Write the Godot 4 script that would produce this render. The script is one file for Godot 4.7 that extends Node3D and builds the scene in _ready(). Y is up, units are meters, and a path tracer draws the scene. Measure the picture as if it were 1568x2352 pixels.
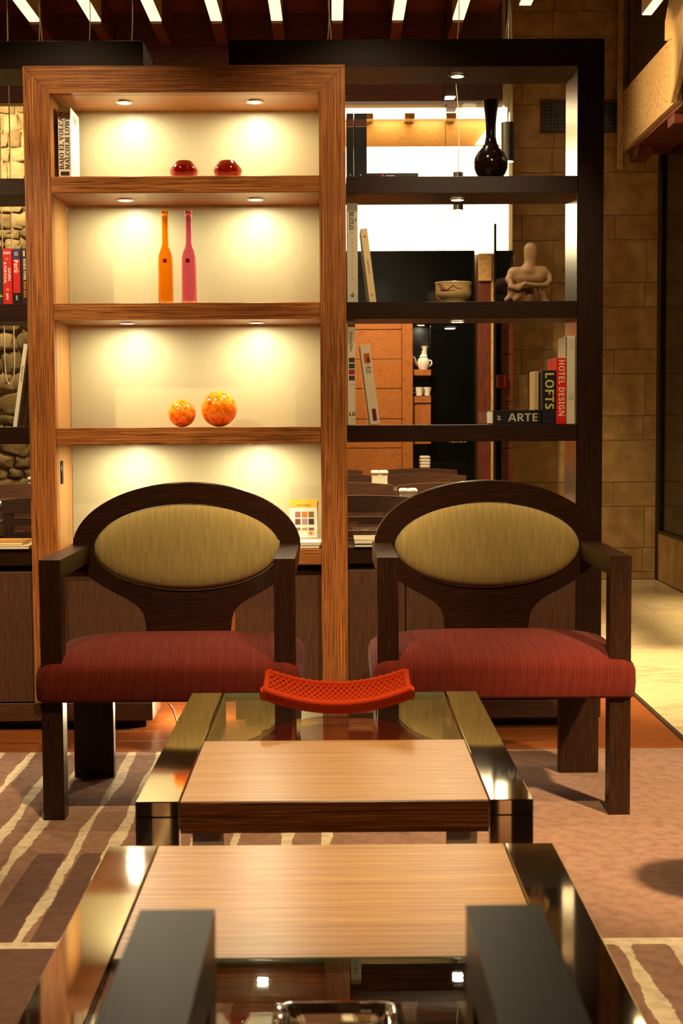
extends Node3D
# A hotel lounge at night: two armchairs and two coffee tables in front of a wall of bookcases, a restaurant behind.
# Metres, y up. The floor is y = 0, the camera stands at the origin and looks along -z.

var M := {}
var taken := {}
var dice := RandomNumberGenerator.new()
const WARM := Color(1.0, 0.88, 0.67)
const HALOGEN := Color(1.0, 0.94, 0.80)

# ------------------------------------------------------------------ naming
func numbered(called: String) -> String:
	var n: int = taken.get(called, 0)
	taken[called] = n + 1
	return called if n == 0 else "%s_%03d" % [called, n]

func thing(called: String, label: String, category: String, at := Vector3.ZERO, turn := 0.0, group := "") -> Node3D:
	var o := Node3D.new()
	o.name = numbered(called)
	add_child(o)
	o.position = at
	o.rotation.y = turn
	tag(o, label, category, group)
	return o

func tag(o: Node, label: String, category: String, group := "") -> void:
	o.set_meta("label", label)
	o.set_meta("category", category)
	if group:
		o.set_meta("group", group)

func part(parent: Node, called: String, mesh: Mesh, mat: Material, at := Vector3.ZERO, rot := Vector3.ZERO, label := "") -> MeshInstance3D:
	var o := MeshInstance3D.new()
	o.name = called
	o.mesh = mesh
	o.material_override = mat
	parent.add_child(o, true)
	o.position = at
	o.rotation = rot
	if label:
		o.set_meta("label", label)
	return o

func single(called: String, mesh: Mesh, mat: Material, label: String, category: String, at := Vector3.ZERO, rot := Vector3.ZERO, group := "") -> MeshInstance3D:
	var o := part(self, numbered(called), mesh, mat, at, rot)
	tag(o, label, category, group)
	return o

func struct(called: String, mesh: Mesh, mat: Material, at := Vector3.ZERO, rot := Vector3.ZERO) -> MeshInstance3D:
	var o := part(self, numbered(called), mesh, mat, at, rot)
	o.set_meta("kind", "structure")
	return o

func copy_of(o: Node3D, label: String, at: Vector3, turn := 0.0) -> Node3D:
	var c: Node3D = o.duplicate()
	c.name = numbered(str(o.name).split("_0")[0])
	add_child(c)
	c.position = at
	c.rotation.y = turn
	c.set_meta("label", label)
	return c

# ------------------------------------------------------------------ shapes
func begin() -> SurfaceTool:
	var st := SurfaceTool.new()
	st.begin(Mesh.PRIMITIVE_TRIANGLES)
	return st

func vert(st: SurfaceTool, p: Vector3, n: Vector3, uv: Vector2) -> void:
	st.set_normal(n)
	st.set_uv(uv)
	st.add_vertex(p)

func tri(st: SurfaceTool, p: Array, n: Array, uv: Array) -> void:
	var g: Vector3 = (p[1] - p[0]).cross(p[2] - p[0])
	var out: Vector3 = n[0] + n[1] + n[2]
	var order := [0, 2, 1] if g.dot(out) > 0.0 else [0, 1, 2]
	for k in order:
		vert(st, p[k], n[k], uv[k])

func grain_uv(p: Vector3, n: Vector3, grain: int, off: Vector2) -> Vector2:
	var a := n.abs()
	var face := 0 if a.x >= a.y and a.x >= a.z else (1 if a.y >= a.z else 2)
	var axes := [0, 1, 2]
	axes.erase(face)
	var u: int = axes[0]
	var v: int = axes[1]
	if v == grain:
		u = axes[1]
		v = axes[0]
	return Vector2(p[u], p[v]) + off

func flat_quad(st: SurfaceTool, a: Vector3, b: Vector3, c: Vector3, d: Vector3, n: Vector3, grain := 0, off := Vector2.ZERO) -> void:
	var q := [a, b, c, d]
	var uv := []
	for p in q:
		uv.append(grain_uv(p, n, grain, off))
	tri(st, [a, b, c], [n, n, n], [uv[0], uv[1], uv[2]])
	tri(st, [a, c, d], [n, n, n], [uv[0], uv[2], uv[3]])

func add_box(st: SurfaceTool, at: Vector3, size: Vector3, bevel := 0.002, grain := 0, off = null) -> void:
	var h := size * 0.5
	var b: float = minf(bevel, minf(h.x, minf(h.y, h.z)) * 0.9)
	if off == null:
		off = Vector2(dice.randf() * 3.0, dice.randf() * 3.0)
	for ax in 3:
		var u := (ax + 1) % 3
		var v := (ax + 2) % 3
		for s in [-1.0, 1.0]:
			var n := Vector3.ZERO
			n[ax] = s
			var c := []
			for k in [[-1, -1], [1, -1], [1, 1], [-1, 1]]:
				var p := Vector3.ZERO
				p[ax] = s * h[ax]
				p[u] = k[0] * (h[u] - b)
				p[v] = k[1] * (h[v] - b)
				c.append(at + p)
			flat_quad(st, c[0], c[1], c[2], c[3], n, grain, off)
	if b <= 0.0:
		return
	for ax in 3:
		var u := (ax + 1) % 3
		var v := (ax + 2) % 3
		for su in [-1.0, 1.0]:
			for sv in [-1.0, 1.0]:
				var n := Vector3.ZERO
				n[u] = su
				n[v] = sv
				n = n.normalized()
				var c := []
				for k in [[-1, 0], [1, 0], [1, 1], [-1, 1]]:
					var p := Vector3.ZERO
					p[ax] = k[0] * (h[ax] - b)
					p[u] = su * (h[u] - (b if k[1] == 0 else 0.0))
					p[v] = sv * (h[v] - (0.0 if k[1] == 0 else b))
					c.append(at + p)
				flat_quad(st, c[0], c[1], c[2], c[3], n, grain, off)
	for sx in [-1.0, 1.0]:
		for sy in [-1.0, 1.0]:
			for sz in [-1.0, 1.0]:
				var s := Vector3(sx, sy, sz)
				var n := s.normalized()
				var c := []
				for k in 3:
					var p := Vector3(sx * (h.x - b), sy * (h.y - b), sz * (h.z - b))
					p[k] = s[k] * h[k]
					c.append(at + p)
				tri(st, c, [n, n, n], [off, off, off])

func box(size: Vector3, bevel := 0.002, grain := 0) -> ArrayMesh:
	var st := begin()
	add_box(st, Vector3.ZERO, size, bevel, grain)
	return st.commit()

# A box between two corners, as (mesh, centre).
func span_part(parent: Node, called: String, a: Vector3, b: Vector3, mat: Material, grain := 0, bevel := 0.002, label := "") -> MeshInstance3D:
	return part(parent, called, box((b - a).abs(), bevel, grain), mat, (a + b) * 0.5, Vector3.ZERO, label)

func lathe(profile: Array, seg := 32, twist := 0.0) -> ArrayMesh:
	var st := begin()
	var n := profile.size()
	var seg_n := []
	for i in n - 1:
		var d: Vector2 = profile[i + 1] - profile[i]
		seg_n.append(Vector2(d.y, -d.x).normalized() if d.length() > 1e-7 else Vector2.RIGHT)
	var run := 0.0
	for i in n - 1:
		var pa: Vector2 = profile[i]
		var pb: Vector2 = profile[i + 1]
		var na: Vector2 = seg_n[i]
		var nb: Vector2 = seg_n[i]
		if i > 0 and seg_n[i - 1].dot(seg_n[i]) > 0.6:
			na = (seg_n[i - 1] + seg_n[i]).normalized()
		if i < n - 2 and seg_n[i + 1].dot(seg_n[i]) > 0.6:
			nb = (seg_n[i + 1] + seg_n[i]).normalized()
		var next := run + pa.distance_to(pb)
		for k in seg:
			var t0 := TAU * k / seg
			var t1 := TAU * (k + 1) / seg
			var d0 := Vector3(cos(t0), 0, sin(t0))
			var d1 := Vector3(cos(t1), 0, sin(t1))
			var p := [d0 * pa.x + Vector3.UP * pa.y, d1 * pa.x + Vector3.UP * pa.y, d1 * pb.x + Vector3.UP * pb.y, d0 * pb.x + Vector3.UP * pb.y]
			var nn := [d0 * na.x + Vector3.UP * na.y, d1 * na.x + Vector3.UP * na.y, d1 * nb.x + Vector3.UP * nb.y, d0 * nb.x + Vector3.UP * nb.y]
			var uv := [Vector2(float(k) / seg, run), Vector2(float(k + 1) / seg, run), Vector2(float(k + 1) / seg, next), Vector2(float(k) / seg, next)]
			if pa.x > 1e-6:
				tri(st, [p[0], p[1], p[2]], [nn[0], nn[1], nn[2]], [uv[0], uv[1], uv[2]])
			if pb.x > 1e-6:
				tri(st, [p[0], p[2], p[3]], [nn[0], nn[2], nn[3]], [uv[0], uv[2], uv[3]])
		run = next
	return st.commit()

func add_tube(st: SurfaceTool, path: Array, radii, seg := 8) -> void:
	var n := path.size()
	var side := Vector3.ZERO
	var rings := []
	var dirs := []
	for i in n:
		var t: Vector3 = (path[mini(i + 1, n - 1)] - path[maxi(i - 1, 0)]).normalized()
		if i == 0:
			side = t.cross(Vector3.UP if absf(t.y) < 0.9 else Vector3.RIGHT).normalized()
		else:
			side = (side - t * side.dot(t)).normalized()
		var up := t.cross(side)
		var r: float = radii[i] if radii is Array else radii
		var ring := []
		var dr := []
		for k in seg + 1:
			var a := TAU * k / seg
			var d := side * cos(a) + up * sin(a)
			ring.append(path[i] + d * r)
			dr.append(d)
		rings.append(ring)
		dirs.append(dr)
	var run := 0.0
	for i in n - 1:
		var next: float = run + path[i].distance_to(path[i + 1])
		for k in seg:
			var p := [rings[i][k], rings[i][k + 1], rings[i + 1][k + 1], rings[i + 1][k]]
			var nn := [dirs[i][k], dirs[i][k + 1], dirs[i + 1][k + 1], dirs[i + 1][k]]
			var uv := [Vector2(run, float(k) / seg), Vector2(run, float(k + 1) / seg), Vector2(next, float(k + 1) / seg), Vector2(next, float(k) / seg)]
			tri(st, [p[0], p[1], p[2]], [nn[0], nn[1], nn[2]], [uv[0], uv[1], uv[2]])
			tri(st, [p[0], p[2], p[3]], [nn[0], nn[2], nn[3]], [uv[0], uv[2], uv[3]])
		run = next
	for e in [0, n - 1]:
		var t: Vector3 = (path[0] - path[1]).normalized() if e == 0 else (path[n - 1] - path[n - 2]).normalized()
		for k in seg:
			tri(st, [path[e], rings[e][k], rings[e][k + 1]], [t, t, t], [Vector2.ZERO, Vector2.ZERO, Vector2.ZERO])

func tube(path: Array, radii, seg := 8) -> ArrayMesh:
	var st := begin()
	add_tube(st, path, radii, seg)
	return st.commit()

# Smooth skin through rings of equal length, closed at both ends with a fan.
func loft(rings: Array) -> ArrayMesh:
	var st := begin()
	st.set_smooth_group(0)
	var n: int = rings[0].size()
	var centre := Vector3.ZERO
	for r in rings:
		for p in r:
			centre += p
	centre /= float(rings.size() * n)
	for i in rings.size() - 1:
		for k in n:
			var k1 := (k + 1) % n
			loft_tri(st, rings[i][k], rings[i][k1], rings[i + 1][k1])
			loft_tri(st, rings[i][k], rings[i + 1][k1], rings[i + 1][k])
	for e in [0, rings.size() - 1]:
		var m := Vector3.ZERO
		for p in rings[e]:
			m += p / n
		for k in n:
			if e == 0:
				loft_tri(st, m, rings[e][(k + 1) % n], rings[e][k])
			else:
				loft_tri(st, m, rings[e][k], rings[e][(k + 1) % n])
	st.generate_normals()
	return st.commit()

func loft_tri(st: SurfaceTool, a: Vector3, b: Vector3, c: Vector3) -> void:
	if a.is_equal_approx(b) or b.is_equal_approx(c) or a.is_equal_approx(c):
		return
	for p in [a, b, c]:
		st.set_uv(Vector2(p.x, p.z + p.y))
		st.add_vertex(p)

# A flat outline (x, y) given thickness along z; the front face is at z = 0 + depth / 2.
func prism(outline: PackedVector2Array, depth: float, grain := 0, off := Vector2.ZERO) -> ArrayMesh:
	var st := begin()
	var t := Geometry2D.triangulate_polygon(outline)
	var h := depth * 0.5
	for s in [-1.0, 1.0]:
		var n := Vector3(0, 0, s)
		for i in range(0, t.size(), 3):
			var p := []
			var uv := []
			for k in 3:
				var q: Vector2 = outline[t[i + k]]
				p.append(Vector3(q.x, q.y, s * h))
				uv.append((q if grain == 0 else Vector2(q.y, q.x)) + off)
			tri(st, p, [n, n, n], uv)
	var turn := 0.0
	for i in outline.size():
		turn += outline[i].cross(outline[(i + 1) % outline.size()])
	for i in outline.size():
		var a := outline[i]
		var b := outline[(i + 1) % outline.size()]
		var d := (b - a).normalized()
		var n2 := Vector2(d.y, -d.x) * signf(turn)
		flat_quad(st, Vector3(a.x, a.y, -h), Vector3(b.x, b.y, -h), Vector3(b.x, b.y, h), Vector3(a.x, a.y, h), Vector3(n2.x, n2.y, 0), grain, off)
	return st.commit()

func rounded_ring(hx: float, hz: float, r: float, y: float, per := 6) -> Array:
	var ring := []
	r = minf(r, minf(hx, hz))
	for c in [[1, 1, 0.0], [-1, 1, 0.5], [-1, -1, 1.0], [1, -1, 1.5]]:
		for k in per + 1:
			var a: float = (c[2] + 0.5 * k / per) * PI
			ring.append(Vector3(c[0] * (hx - r) + cos(a) * r, y, c[1] * (hz - r) + sin(a) * r))
	return ring

# Lettering as flat raised print; h is the height of a capital.
func lettering(parent: Node, words: String, h: float, at: Vector3, rot: Vector3, mat: Material, bold := true, serif := false, squeeze := 1.0, fit := 0.0) -> void:
	var f := SystemFont.new()
	f.font_names = PackedStringArray(["Droid Serif" if serif else "Droid Sans"])
	f.font_weight = 700 if bold else 400
	var t := TextMesh.new()
	t.text = words
	t.font = f
	t.font_size = 48
	t.pixel_size = h / (0.71 * 48.0)
	t.depth = 0.0008
	t.curve_step = 2.0
	var o := part(parent, "lettering", t, mat, at, rot)
	var pts: PackedVector3Array = t.get_mesh_arrays()[Mesh.ARRAY_VERTEX]
	var lo := 1e9
	var hi := -1e9
	for p in pts:
		lo = minf(lo, p.x)
		hi = maxf(hi, p.x)
	var wide := hi - lo
	o.scale = Vector3(fit / wide if fit > 0.0 and wide > 0.0 else squeeze, 1, 1)

# ------------------------------------------------------------------ materials
func plain(color: Color, rough := 0.5, metal := 0.0) -> StandardMaterial3D:
	var m := StandardMaterial3D.new()
	m.albedo_color = color
	m.roughness = rough
	m.metallic = metal
	return m

func noise_tex(seed_: int, freq: float, stops: Array, octaves := 4, kind := FastNoiseLite.TYPE_SIMPLEX_SMOOTH, size := 512) -> NoiseTexture2D:
	var n := FastNoiseLite.new()
	n.seed = seed_
	n.noise_type = kind
	n.frequency = freq
	n.fractal_octaves = octaves
	var t := NoiseTexture2D.new()
	t.width = size
	t.height = size
	t.seamless = true
	t.noise = n
	if stops:
		var g := Gradient.new()
		var o := PackedFloat32Array()
		var c := PackedColorArray()
		for s in stops:
			o.append(s[0])
			c.append(s[1])
		g.offsets = o
		g.colors = c
		t.color_ramp = g
	return t

# Streaks along u: one repeat is `along` metres by `across` metres.
func streaked(seed_: int, freq: float, stops: Array, along: float, across: float, rough: float, relief := 0.0) -> StandardMaterial3D:
	var m := StandardMaterial3D.new()
	m.albedo_texture = noise_tex(seed_, freq, stops)
	m.uv1_scale = Vector3(1.0 / along, 1.0 / across, 1.0)
	m.roughness = rough
	if relief > 0.0:
		m.heightmap_enabled = true
		m.heightmap_texture = m.albedo_texture
		m.heightmap_scale = relief
	return m

func glow(color: Color, energy: float) -> StandardMaterial3D:
	var m := StandardMaterial3D.new()
	m.albedo_color = Color(0.9, 0.9, 0.88)
	m.emission_enabled = true
	m.emission = color
	m.emission_energy_multiplier = energy
	return m

func tinted_glass(color: Color, bend: float) -> StandardMaterial3D:
	var m := StandardMaterial3D.new()
	m.albedo_color = Color(color.r, color.g, color.b, 0.02)
	m.transparency = BaseMaterial3D.TRANSPARENCY_ALPHA
	m.refraction_enabled = true
	m.refraction_scale = bend
	m.roughness = 0.02
	m.clearcoat_enabled = true
	m.clearcoat = 1.0
	m.clearcoat_roughness = 0.03
	return m

func make_materials() -> void:
	var pale := Color8(202, 132, 66)
	var mid := Color8(168, 98, 44)
	var vein := Color8(66, 30, 12)
	M.zebrano = streaked(11, 0.034, [[0.0, vein], [0.20, mid], [0.30, pale], [0.345, vein], [0.375, vein], [0.41, pale], [0.445, mid], [0.465, vein], [0.485, vein], [0.515, pale], [0.545, mid], [0.565, vein], [0.585, vein], [0.615, pale], [0.66, mid], [0.69, vein], [0.72, mid], [0.80, pale], [1.0, vein]], 26.0, 0.15, 0.34)
	M.zebrano_lit = streaked(12, 0.03, [[0.0, Color8(122, 80, 38)], [0.36, Color8(182, 132, 70)], [0.44, Color8(150, 102, 50)], [0.52, Color8(198, 150, 84)], [0.60, Color8(160, 112, 56)], [0.7, Color8(204, 156, 92)], [1.0, Color8(140, 94, 46)]], 14.0, 0.16, 0.30)  # zebrano copy with the brightness of gloss lighting put into the colour
	M.zebrano_edge = streaked(15, 0.022, [[0.0, Color8(64, 30, 14)], [0.38, Color8(104, 54, 24)], [0.44, Color8(184, 112, 54)], [0.5, Color8(86, 42, 19)], [0.56, Color8(172, 102, 48)], [0.64, Color8(96, 48, 21)], [1.0, Color8(160, 92, 42)]], 8.0, 0.08, 0.32)
	M.wenge = streaked(13, 0.04, [[0.0, Color8(23, 11, 5)], [0.45, Color8(38, 19, 9)], [0.6, Color8(50, 26, 12)], [1.0, Color8(29, 14, 6)]], 4.5, 0.08, 0.36)
	M.door = streaked(14, 0.04, [[0.0, Color8(44, 24, 13)], [0.45, Color8(70, 40, 22)], [0.6, Color8(92, 55, 31)], [1.0, Color8(56, 31, 17)]], 3.5, 0.06, 0.5)
	M.chair_wood = streaked(16, 0.03, [[0.0, Color8(21, 10, 5)], [0.4, Color8(48, 24, 11)], [0.5, Color8(30, 14, 7)], [0.62, Color8(62, 33, 15)], [0.74, Color8(34, 17, 8)], [1.0, Color8(54, 28, 13)]], 3.0, 0.10, 0.33)
	M.chair_wood.metallic_specular = 0.36
	M.wenge.metallic_specular = 0.36
	M.cedar = streaked(17, 0.02, [[0.0, Color8(142, 78, 28)], [0.45, Color8(176, 106, 42)], [0.6, Color8(164, 94, 36)], [1.0, Color8(190, 120, 52)]], 0.9, 0.35, 0.5)
	M.oak = streaked(18, 0.018, [[0.0, Color8(150, 112, 62)], [0.42, Color8(200, 158, 98)], [0.5, Color8(176, 134, 78)], [0.56, Color8(210, 170, 110)], [1.0, Color8(186, 144, 86)]], 0.8, 0.3, 0.5)
	M.frieze = streaked(35, 0.02, [[0.0, Color8(196, 140, 66)], [0.5, Color8(218, 166, 90)], [0.6, Color8(204, 150, 74)], [1.0, Color8(228, 180, 104)]], 1.2, 0.2, 0.5)
	M.red_wood = streaked(19, 0.025, [[0.0, Color8(70, 26, 10)], [0.5, Color8(98, 40, 16)], [1.0, Color8(118, 52, 22)]], 1.6, 0.25, 0.5)
	M.parquet = streaked(20, 0.025, [[0.0, Color8(108, 54, 22)], [0.45, Color8(150, 84, 38)], [0.55, Color8(134, 70, 30)], [1.0, Color8(166, 96, 46)]], 0.9, 0.16, 0.28)
	M.seat = streaked(21, 0.05, [[0.0, Color8(64, 18, 11)], [0.5, Color8(88, 27, 17)], [1.0, Color8(110, 38, 24)]], 0.09, 4.0, 0.9)
	M.seat.metallic_specular = 0.22
	M.seat.rim_enabled = true
	M.seat.rim = 0.10
	M.seat.rim_tint = 1.0
	M.back_pad = streaked(22, 0.05, [[0.0, Color8(122, 102, 58)], [0.5, Color8(152, 130, 78)], [1.0, Color8(174, 150, 96)]], 0.08, 4.0, 0.85)
	M.back_pad.metallic_specular = 0.25
	M.back_pad.rim_enabled = true
	M.back_pad.rim = 0.12
	M.back_pad.rim_tint = 0.8
	M.cream = plain(Color8(178, 172, 136), 0.42)
	M.chrome = plain(Color8(226, 220, 206), 0.045, 1.0)
	M.steel = plain(Color8(190, 186, 176), 0.26, 1.0)
	M.wire = plain(Color8(150, 146, 138), 0.35, 1.0)
	M.black = plain(Color8(12, 11, 10), 0.35)
	M.black_gloss = plain(Color8(7, 8, 7), 0.14)
	M.white = plain(Color8(232, 228, 216), 0.6)
	M.paper = plain(Color8(224, 214, 190), 0.8)
	M.porcelain = plain(Color8(240, 236, 226), 0.12)
	M.stone = streaked(23, 0.012, [[0.0, Color8(146, 112, 62)], [0.5, Color8(170, 134, 80)], [1.0, Color8(190, 156, 102)]], 1.1, 1.1, 0.5)
	M.stone_b = streaked(24, 0.014, [[0.0, Color8(142, 108, 59)], [0.5, Color8(165, 129, 76)], [1.0, Color8(186, 152, 99)]], 0.9, 0.9, 0.5)
	M.travertine = streaked(25, 0.016, [[0.0, Color8(176, 152, 108)], [0.5, Color8(204, 182, 138)], [1.0, Color8(218, 200, 160)]], 1.6, 0.35, 0.26)
	M.travertine_b = streaked(26, 0.016, [[0.0, Color8(186, 162, 116)], [0.5, Color8(210, 190, 146)], [1.0, Color8(196, 174, 130)]], 1.4, 0.3, 0.28)
	M.joint = plain(Color8(104, 84, 54), 0.9)
	M.plaster = plain(Color8(176, 150, 106), 0.85)
	M.rubble = streaked(27, 0.03, [[0.0, Color8(74, 58, 34)], [0.4, Color8(138, 114, 72)], [0.7, Color8(176, 150, 102)], [1.0, Color8(204, 182, 136)]], 0.5, 0.5, 0.9, 0.6)
	M.rubble_b = streaked(28, 0.03, [[0.0, Color8(120, 100, 62)], [0.5, Color8(184, 160, 110)], [1.0, Color8(222, 202, 156)]], 0.4, 0.4, 0.9, 0.6)
	M.mortar = plain(Color8(140, 120, 80), 0.95)
	M.lens = glow(Color(1.0, 0.9, 0.68), 14.0)
	M.lens_soft = glow(Color(1.0, 0.9, 0.68), 4.0)
	M.panel_glow = glow(Color(1.0, 0.93, 0.76), 2.6)
	M.painted_beam_light = glow(Color(1.0, 0.90, 0.68), 1.7)  # stands in for lamplight falling on the pale beam undersides
	M.pane = plain(Color(0.2, 0.26, 0.22, 0.006), 0.01)
	M.pane.transparency = BaseMaterial3D.TRANSPARENCY_ALPHA
	M.glass_edge = plain(Color8(70, 120, 96), 0.1)
	M.amber_glass = tinted_glass(Color(1.0, 0.74, 0.24), 0.03)
	M.pink_glass = tinted_glass(Color(0.96, 0.64, 0.74), 0.03)
	M.ruby_glass = tinted_glass(Color(0.70, 0.26, 0.18), 0.05)
	M.rim_gold = plain(Color8(205, 170, 110), 0.35, 1.0)
	M.orange_stone = StandardMaterial3D.new()
	M.orange_stone.albedo_texture = noise_tex(31, 0.02, [[0.0, Color8(196, 48, 6)], [0.3, Color8(232, 96, 12)], [0.42, Color8(246, 150, 30)], [0.5, Color8(226, 78, 10)], [0.62, Color8(250, 180, 54)], [0.72, Color8(232, 104, 16)], [1.0, Color8(252, 206, 90)]])
	M.orange_stone.uv1_scale = Vector3(1.0, 3.0, 1.0)
	M.orange_stone.roughness = 0.12
	M.red_fibre = streaked(32, 0.09, [[0.0, Color8(110, 22, 5)], [0.5, Color8(186, 54, 12)], [1.0, Color8(216, 82, 24)]], 0.02, 1.0, 0.85)
	M.red_fibre.metallic_specular = 0.2
	M.terracotta = plain(Color8(150, 112, 74), 0.6)
	M.cord = plain(Color8(168, 150, 120), 0.6)
	M.ink = plain(Color8(16, 14, 13), 0.6)

# ------------------------------------------------------------------ lamps
# A small lamp let into the underside of a shelf: a steel ring, a glowing lens and its light.
func downlight(parent: Node, at: Vector3, energy: float) -> void:
	var ring := part(parent, "downlight", lathe([Vector2(0.022, -0.004), Vector2(0.031, -0.004), Vector2(0.033, 0.0), Vector2(0.022, 0.0), Vector2(0.022, -0.004)], 24), M.steel, at)
	part(ring, "lamp_lens", lathe([Vector2(0.0, -0.0035), Vector2(0.021, -0.0035), Vector2(0.021, 0.0), Vector2(0.0, 0.0)], 24), M.lens)
	var l := AreaLight3D.new()
	l.name = "lamp"
	l.area_size = Vector2(0.036, 0.036)
	l.light_color = HALOGEN
	l.light_energy = energy
	l.shadow_enabled = true
	l.area_range = 6.0
	ring.add_child(l)
	l.rotation.x = -PI / 2
	l.position.y = -0.006

# A spot lamp under the ceiling: a short cylinder that points at a place in the room.
func ceiling_spot(at: Vector3, to: Vector3, energy: float, angle: float, label: String, color := WARM, size := 0.03) -> void:
	var o := thing("ceiling_spot_lamp", label, "spot lamp", at, 0.0, "ceiling spot lamps")
	var head := part(o, "lamp_head", lathe([Vector2(0.0, 0.11), Vector2(0.045, 0.11), Vector2(0.045, 0.0), Vector2(0.040, 0.0), Vector2(0.040, 0.01), Vector2(0.0, 0.01)], 24), M.steel)
	part(head, "lamp_lens", lathe([Vector2(0.0, 0.004), Vector2(0.039, 0.004), Vector2(0.039, 0.009), Vector2(0.0, 0.009)], 24), M.lens_soft)
	part(o, "stem", tube([Vector3(0, 0.08, 0), Vector3(0, 0.30, 0)], 0.008), M.steel)
	var d := (to - at).normalized()
	head.quaternion = Quaternion(Vector3.DOWN, d)
	var l := SpotLight3D.new()
	l.name = "spot"
	l.light_color = color
	l.light_energy = energy
	l.spot_angle = angle
	l.spot_angle_attenuation = 0.7
	l.spot_range = 12.0
	l.spot_attenuation = 2.0
	l.light_size = size
	l.shadow_enabled = true
	o.add_child(l)
	l.position = d * 0.03
	l.look_at_from_position(at + d * 0.03, to, Vector3.UP if absf(d.y) < 0.98 else Vector3.FORWARD)

func area(parent: Node, at: Vector3, rot: Vector3, size: Vector2, color: Color, energy: float) -> void:
	var l := AreaLight3D.new()
	l.name = "area_light"
	l.area_size = size
	l.light_color = color
	l.light_energy = energy
	l.shadow_enabled = true
	l.area_range = 12.0
	parent.add_child(l, true)
	l.position = at
	l.rotation = rot

# ------------------------------------------------------------------ scene
func _ready() -> void:
	dice.seed = 7
	# camera
	var cam := Camera3D.new()
	cam.name = "camera"
	add_child(cam)
	cam.fov = rad_to_deg(2.0 * atan(1176.0 / 3267.0))
	cam.near = 0.05
	cam.far = 60.0
	cam.position = Vector3(0, 1.0846, 0)
	cam.rotation_order = EULER_ORDER_YXZ
	cam.rotation_degrees = Vector3(-3.6948, -0.308, -0.3315)
	cam.current = true
	var lens := CameraAttributesPhysical.new()
	lens.frustum_focal_length = 24.0 / (2.0 * 1176.0 / 3267.0)
	lens.frustum_focus_distance = 4.3
	lens.frustum_near = 0.05
	lens.frustum_far = 60.0
	lens.exposure_aperture = 7.0
	cam.attributes = lens
	print("fov ", cam.fov, " near ", cam.near, " exposure ", lens.exposure_multiplier)
	# air and exposure
	var env := Environment.new()
	env.background_mode = Environment.BG_COLOR
	env.background_color = Color(0.012, 0.009, 0.006)
	env.tonemap_mode = Environment.TONE_MAPPER_LINEAR
	env.tonemap_exposure = 1.0
	env.sdfgi_enabled = true
	env.ssao_enabled = true
	env.ssil_enabled = true
	var we := WorldEnvironment.new()
	we.name = "air"
	we.environment = env
	add_child(we)
	make_materials()
	lamps_of_the_lounge()
	room()
	restaurant_wall()
	zebrano_bookcase()
	dark_bookcases()
	armchairs()
	tables()
	rug()
	shelf_objects()
	restaurant()
	gallery()

func lamps_of_the_lounge() -> void:
	ceiling_spot(Vector3(2.11, 2.95, -1.3), Vector3(1.05, 0.0, -3.65), 36.0, 13.5, "steel spot lamp above the rug, over the right of the camera", WARM, 0.09)
	ceiling_spot(Vector3(-0.25, 2.78, -2.6), Vector3(-0.55, 0.35, -4.25), 7.2, 23.0, "steel spot lamp hanging above the left armchair")
	ceiling_spot(Vector3(0.75, 2.78, -2.6), Vector3(0.5, 0.35, -4.25), 6.0, 23.0, "steel spot lamp hanging above the right armchair")
	ceiling_spot(Vector3(-0.95, 2.78, -4.3), Vector3(-0.9, 0.5, -4.62), 1.3, 55.0, "steel spot lamp close to the zebrano bookcase's left post")
	ceiling_spot(Vector3(0.12, 2.78, -4.3), Vector3(0.15, 0.5, -4.62), 1.1, 55.0, "steel spot lamp close to the zebrano bookcase's right post")
	ceiling_spot(Vector3(0.1, 2.78, -2.05), Vector3(0.0, 0.45, -2.38), 8.0, 24.0, "steel spot lamp hanging above the coffee tables")
	ceiling_spot(Vector3(-1.9, 2.78, -3.2), Vector3(-1.15, 1.15, -4.95), 5.0, 20.0, "added steel spot lamp brightening the left dark bookcase")  # unseen lamp added to brighten the books and the left post
	ceiling_spot(Vector3(0.6, 2.78, -2.9), Vector3(0.45, 1.4, -4.95), 2.4, 17.0, "added steel spot lamp brightening the right dark bookcase")  # another unseen lamp, added to lift the books on this side
	ceiling_spot(Vector3(1.75, 3.9, -6.3), Vector3(1.65, 0.0, -6.6), 38.0, 30.0, "steel spot lamp above the pale stone floor")
	ceiling_spot(Vector3(0.9, 2.92, -7.4), Vector3(1.9, 3.05, -8.3), 3.5, 20.0, "steel spot lamp turned towards the oak gallery")
	ceiling_spot(Vector3(-1.9, 2.75, -7.3), Vector3(-1.75, 2.2, -8.0), 2.6, 65.0, "steel spot lamp close to the rubble wall")
	ceiling_spot(Vector3(-0.05, 2.72, -7.6), Vector3(0.25, 1.3, -9.0), 6.0, 36.0, "steel spot lamp facing the cedar panels")
	ceiling_spot(Vector3(-0.9, 2.92, -5.85), Vector3(-0.8, 0.7, -6.2), 5.0, 50.0, "steel spot lamp above the restaurant tables on the left")
	ceiling_spot(Vector3(0.25, 2.92, -5.85), Vector3(0.25, 0.7, -6.2), 5.0, 50.0, "steel spot lamp above the restaurant tables on the right")

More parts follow.
